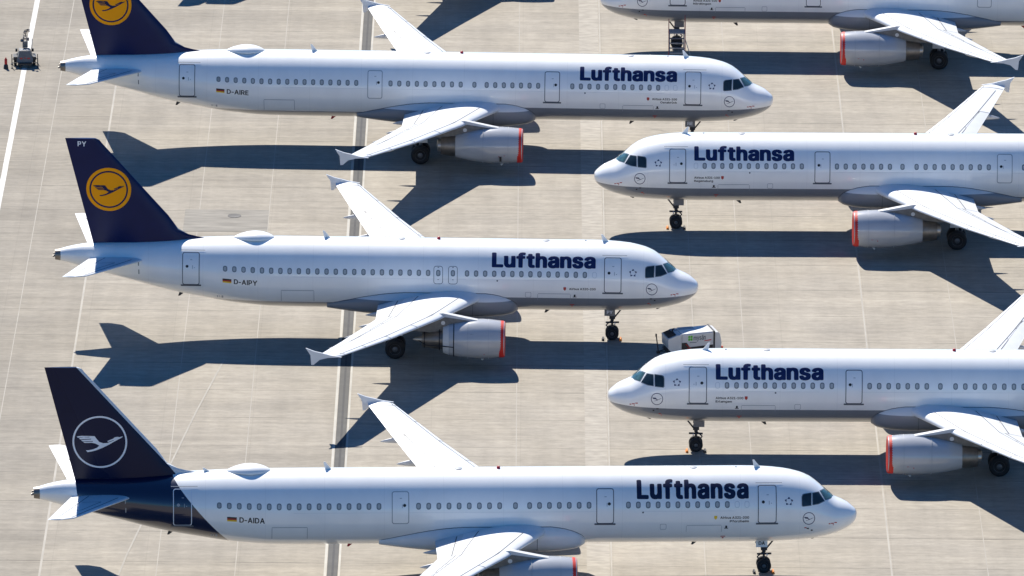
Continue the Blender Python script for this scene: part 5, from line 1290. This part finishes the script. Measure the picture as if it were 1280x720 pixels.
# ------------------------------------------------------------------ steps at the nose gear of the upper right airliner
M['step'] = paint('step_aluminium', (.42, .43, .44), .4, metal=.5)
M['steprail'] = paint('step_frame', (.16, .16, .18), .5, metal=.3)
M['redrail'] = paint('red_rail', (.30, .05, .045), .5)
def steps():
    t = thing('service_steps', 'small wheeled metal service steps with red handrails standing by the nose gear at the top', 'steps', (10.45, 49.3, 0), 0)
    bm = bmesh.new(); add_box(bm, (0, 0, 1.88), (1.05, 1.0, .06)); 
    link('platform', bm_mesh('platform', bm, None), t, M['step'])
    for sx in (-.47, .47):
        bm = bmesh.new()
        add_box(bm, (sx, -1.12, .98), (.05, .12, 2.22), rx=R(-36.5))
        link('stringer', bm_mesh('stringer', bm, None), t, M['steprail'])
        bm = bmesh.new()
        for y in (-.45, .45): add_tube(bm, (sx, y, .12), (sx, y, 1.86), .03)
        add_tube(bm, (sx, -.45, .6), (sx, .45, 1.3), .02); add_tube(bm, (sx, -.45, .15), (sx, .45, .15), .025)
        link('support_frame', bm_mesh('frame', bm, None), t, M['steprail'])
        bm = bmesh.new()
        add_tube(bm, (sx * 1.12, -1.75, .25), (sx * 1.12, -1.75, 1.15), .022); add_tube(bm, (sx * 1.12, -1.75, 1.15), (sx * 1.12, -.45, 2.85), .026)
        add_tube(bm, (sx * 1.12, -.45, 1.9), (sx * 1.12, -.45, 2.85), .024)
        if sx > 0:
            add_tube(bm, (sx * 1.12, -.45, 2.85), (sx * 1.12, .45, 2.85), .026); add_tube(bm, (sx * 1.12, .45, 1.9), (sx * 1.12, .45, 2.85), .024)
        link('handrail', bm_mesh('handrail', bm, None), t, M['redrail'])
    for i in range(6):
        bm = bmesh.new(); add_box(bm, (0, -.62 - .20 * i, 1.60 - .268 * i), (.90, .20, .035))
        link('step', bm_mesh('step', bm, None), t, M['step'] if i else M['steprail'])
    for sx in (-.5, .5):
        for y in (-.45, .45):
            bm = bmesh.new(); add_lathe(bm, [(-.03, .05), (-.03, .10), (.03, .10), (.03, .05)], (sx, y, .10), 'X', 16)
            link('wheel', bm_mesh('caster', bm, 40), t, M['tyre'])
    bm = bmesh.new(); add_tube(bm, (.55, .3, 1.3), (1.05, -.9, .02), .025)
    link('brace', bm_mesh('brace', bm, None), t, M['step'])
steps()

# ------------------------------------------------------------------ light tower trailer at the upper left
M['trailer'] = paint('trailer_grey', (.16, .157, .155), .5, var=.15, scale=3)
def trailer():
    t = thing('light_tower_trailer', 'small grey light tower trailer with mast and outriggers on the white painted line', 'trailer', (-31.40, 46.6, 0), R(4)); t.scale = (.84, .84, .9)
    bm = bmesh.new()
    add_prism(bm, [(-.62, .35), (.62, .35), (.62, .62), (.50, .80), (.42, 1.15), (-.42, 1.15), (-.50, .80), (-.62, .62)], lambda p, k: Vector((p[0], -.62 + 1.3 * k - (.0 if p[1] < 1.1 else -.25 + .45 * k), p[1])))
    bmesh.ops.bevel(bm, geom=[e for e in bm.edges if e.calc_face_angle(0) > .4], offset=.035, segments=2, affect='EDGES')
    hood = link('engine_hood', bm_mesh('hood', bm, 40), t, M['trailer'])
    bm = bmesh.new(); add_box(bm, (0, -.03, 1.165), (.50, .22, .02)); link('control_panel', bm_mesh('panel', bm, None), hood, M['seam'])
    bm = bmesh.new()
    add_box(bm, (-.28, -.60, .66), (.22, .05, .10)); add_box(bm, (.28, -.60, .66), (.22, .05, .10)); add_box(bm, (0, -.62, .70), (.12, .05, .08))
    link('rear_lamp', bm_mesh('lamps', bm, None), t, M['redmark'])
    bm = bmesh.new(); add_box(bm, (0, -.1, .30), (1.1, 1.7, .12)); add_tube(bm, (-.4, .7, .32), (0, 1.55, .35), .045); add_tube(bm, (.4, .7, .32), (0, 1.55, .35), .045); add_box(bm, (0, 1.6, .38), (.12, .25, .14))
    link('chassis', bm_mesh('chassis', bm, None), t, M['cartdark'])
    for sx in (-.72, .72):
        bm = bmesh.new(); add_lathe(bm, [(-.10, .18), (-.11, .27), (-.07, .33), (.07, .33), (.11, .27), (.10, .18)], (sx, -.05, .33), 'X', 24)
        w = link('wheel', bm_mesh('tyre', bm, 40), t, M['tyre'])
        bm = bmesh.new(); add_lathe(bm, [(-.105, .05), (-.09, .18), (.09, .18), (.105, .05)], (sx, -.05, .33), 'X', 18); link('rim', bm_mesh('rim', bm, 40), w, M['rim'])
        bm = bmesh.new(); add_box(bm, (sx, -.05, .72), (.30, .95, .05)); add_box(bm, (sx, -.52, .62), (.30, .05, .2)); link('fender', bm_mesh('fender', bm, None), t, M['cartdark'])
        s = 1 if sx > 0 else -1
        for y in (.25, -.85):
            bm = bmesh.new()
            add_box(bm, (s * .80, y, .40), (.40, .05, .05)); add_tube(bm, (s * .98, y, .06), (s * .98, y, .75), .03); add_box(bm, (s * .98, y, .03), (.16, .2, .05))
            link('outrigger', bm_mesh('outrigger', bm, None), t, M['cartdark'])
        bm = bmesh.new(); add_box(bm, (s * .62, .55, .98), (.16, .14, .22)); link('work_lamp', bm_mesh('wl', bm, None), t, M['cartdark'])
    # folded lattice mast with lamp heads
    bm = bmesh.new()
    for sx in (-.14, .14):
        for sy in (.55, .80): add_tube(bm, (sx, sy, .4), (sx * .9 + .06, sy, 2.0), .022)
    for k in range(6):
        z = .85 + .2 * k
        add_tube(bm, (-.13, .55, z), (.15, .55, z + .2), .016); add_tube(bm, (.15, .80, z), (-.11, .80, z + .2), .016)
        add_tube(bm, (-.13, .55, z), (-.13, .80, z), .014); add_tube(bm, (.15, .55, z), (.15, .80, z), .014)
    mast = link('mast', bm_mesh('mast', bm, None), t, M['steprail'])
    bm = bmesh.new(); add_box(bm, (.05, .62, 1.38), (.40, .24, .42)); link('winch_housing', bm_mesh('winch', bm, None), mast, M['trailer'])
    bm = bmesh.new(); add_tube(bm, (-.28, .62, 1.75), (.36, .62, 1.85), .03); add_tube(bm, (.05, .62, 2.0), (.22, .62, 2.5), .03); add_tube(bm, (.0, .62, 2.42), (.40, .62, 2.5), .025)
    link('cross_arm', bm_mesh('arm', bm, None), mast, M['cartdark'])
    for x, z in ((-.20, 1.70), (.26, 1.78), (.04, 2.30), (.30, 2.42)):
        bm = bmesh.new(); add_box(bm, (x, .56, z), (.20, .15, .20), rz=.3, rx=.4, taper=(.7, .7)); lh = link('lamp_head', bm_mesh('lh', bm, None), mast, M['cartdark'])
        bm = bmesh.new(); add_box(bm, (x, .47, z - .03), (.15, .02, .14), rz=.3, rx=.4); link('lamp_glass', bm_mesh('lg', bm, None), lh, M['chrome'])
    bm = bmesh.new(); add_tube(bm, (.52, .45, .6), (.60, .75, 1.75), .025); link('brace', bm_mesh('br', bm, None), t, M['step'])
    bm = bmesh.new(); add_lathe(bm, [(.28, .02), (.30, .09), (.62, .09), (.68, .04), (.74, .03)], (-1.22, -.75, 0), 'Z', 16)
    ex = link('fire_extinguisher', bm_mesh('ext', bm, 40), None, M['red'])
    ex.location = t.location; ex.rotation_euler = t.rotation_euler
    ex['label'] = 'red fire extinguisher on a dark foot at the left of the light tower trailer'; ex['category'] = 'fire extinguisher'
    bm = bmesh.new(); add_lathe(bm, [(.004, .16), (.24, .13), (.28, .10)], (-1.22, -.75, 0), 'Z', 16)
    link('stand', bm_mesh('stand', bm, 40), ex, M['cartdark'])
trailer()
for o in list(bpy.data.objects):
    if o.type == 'MESH':
        for p in (o.data,):
            pass
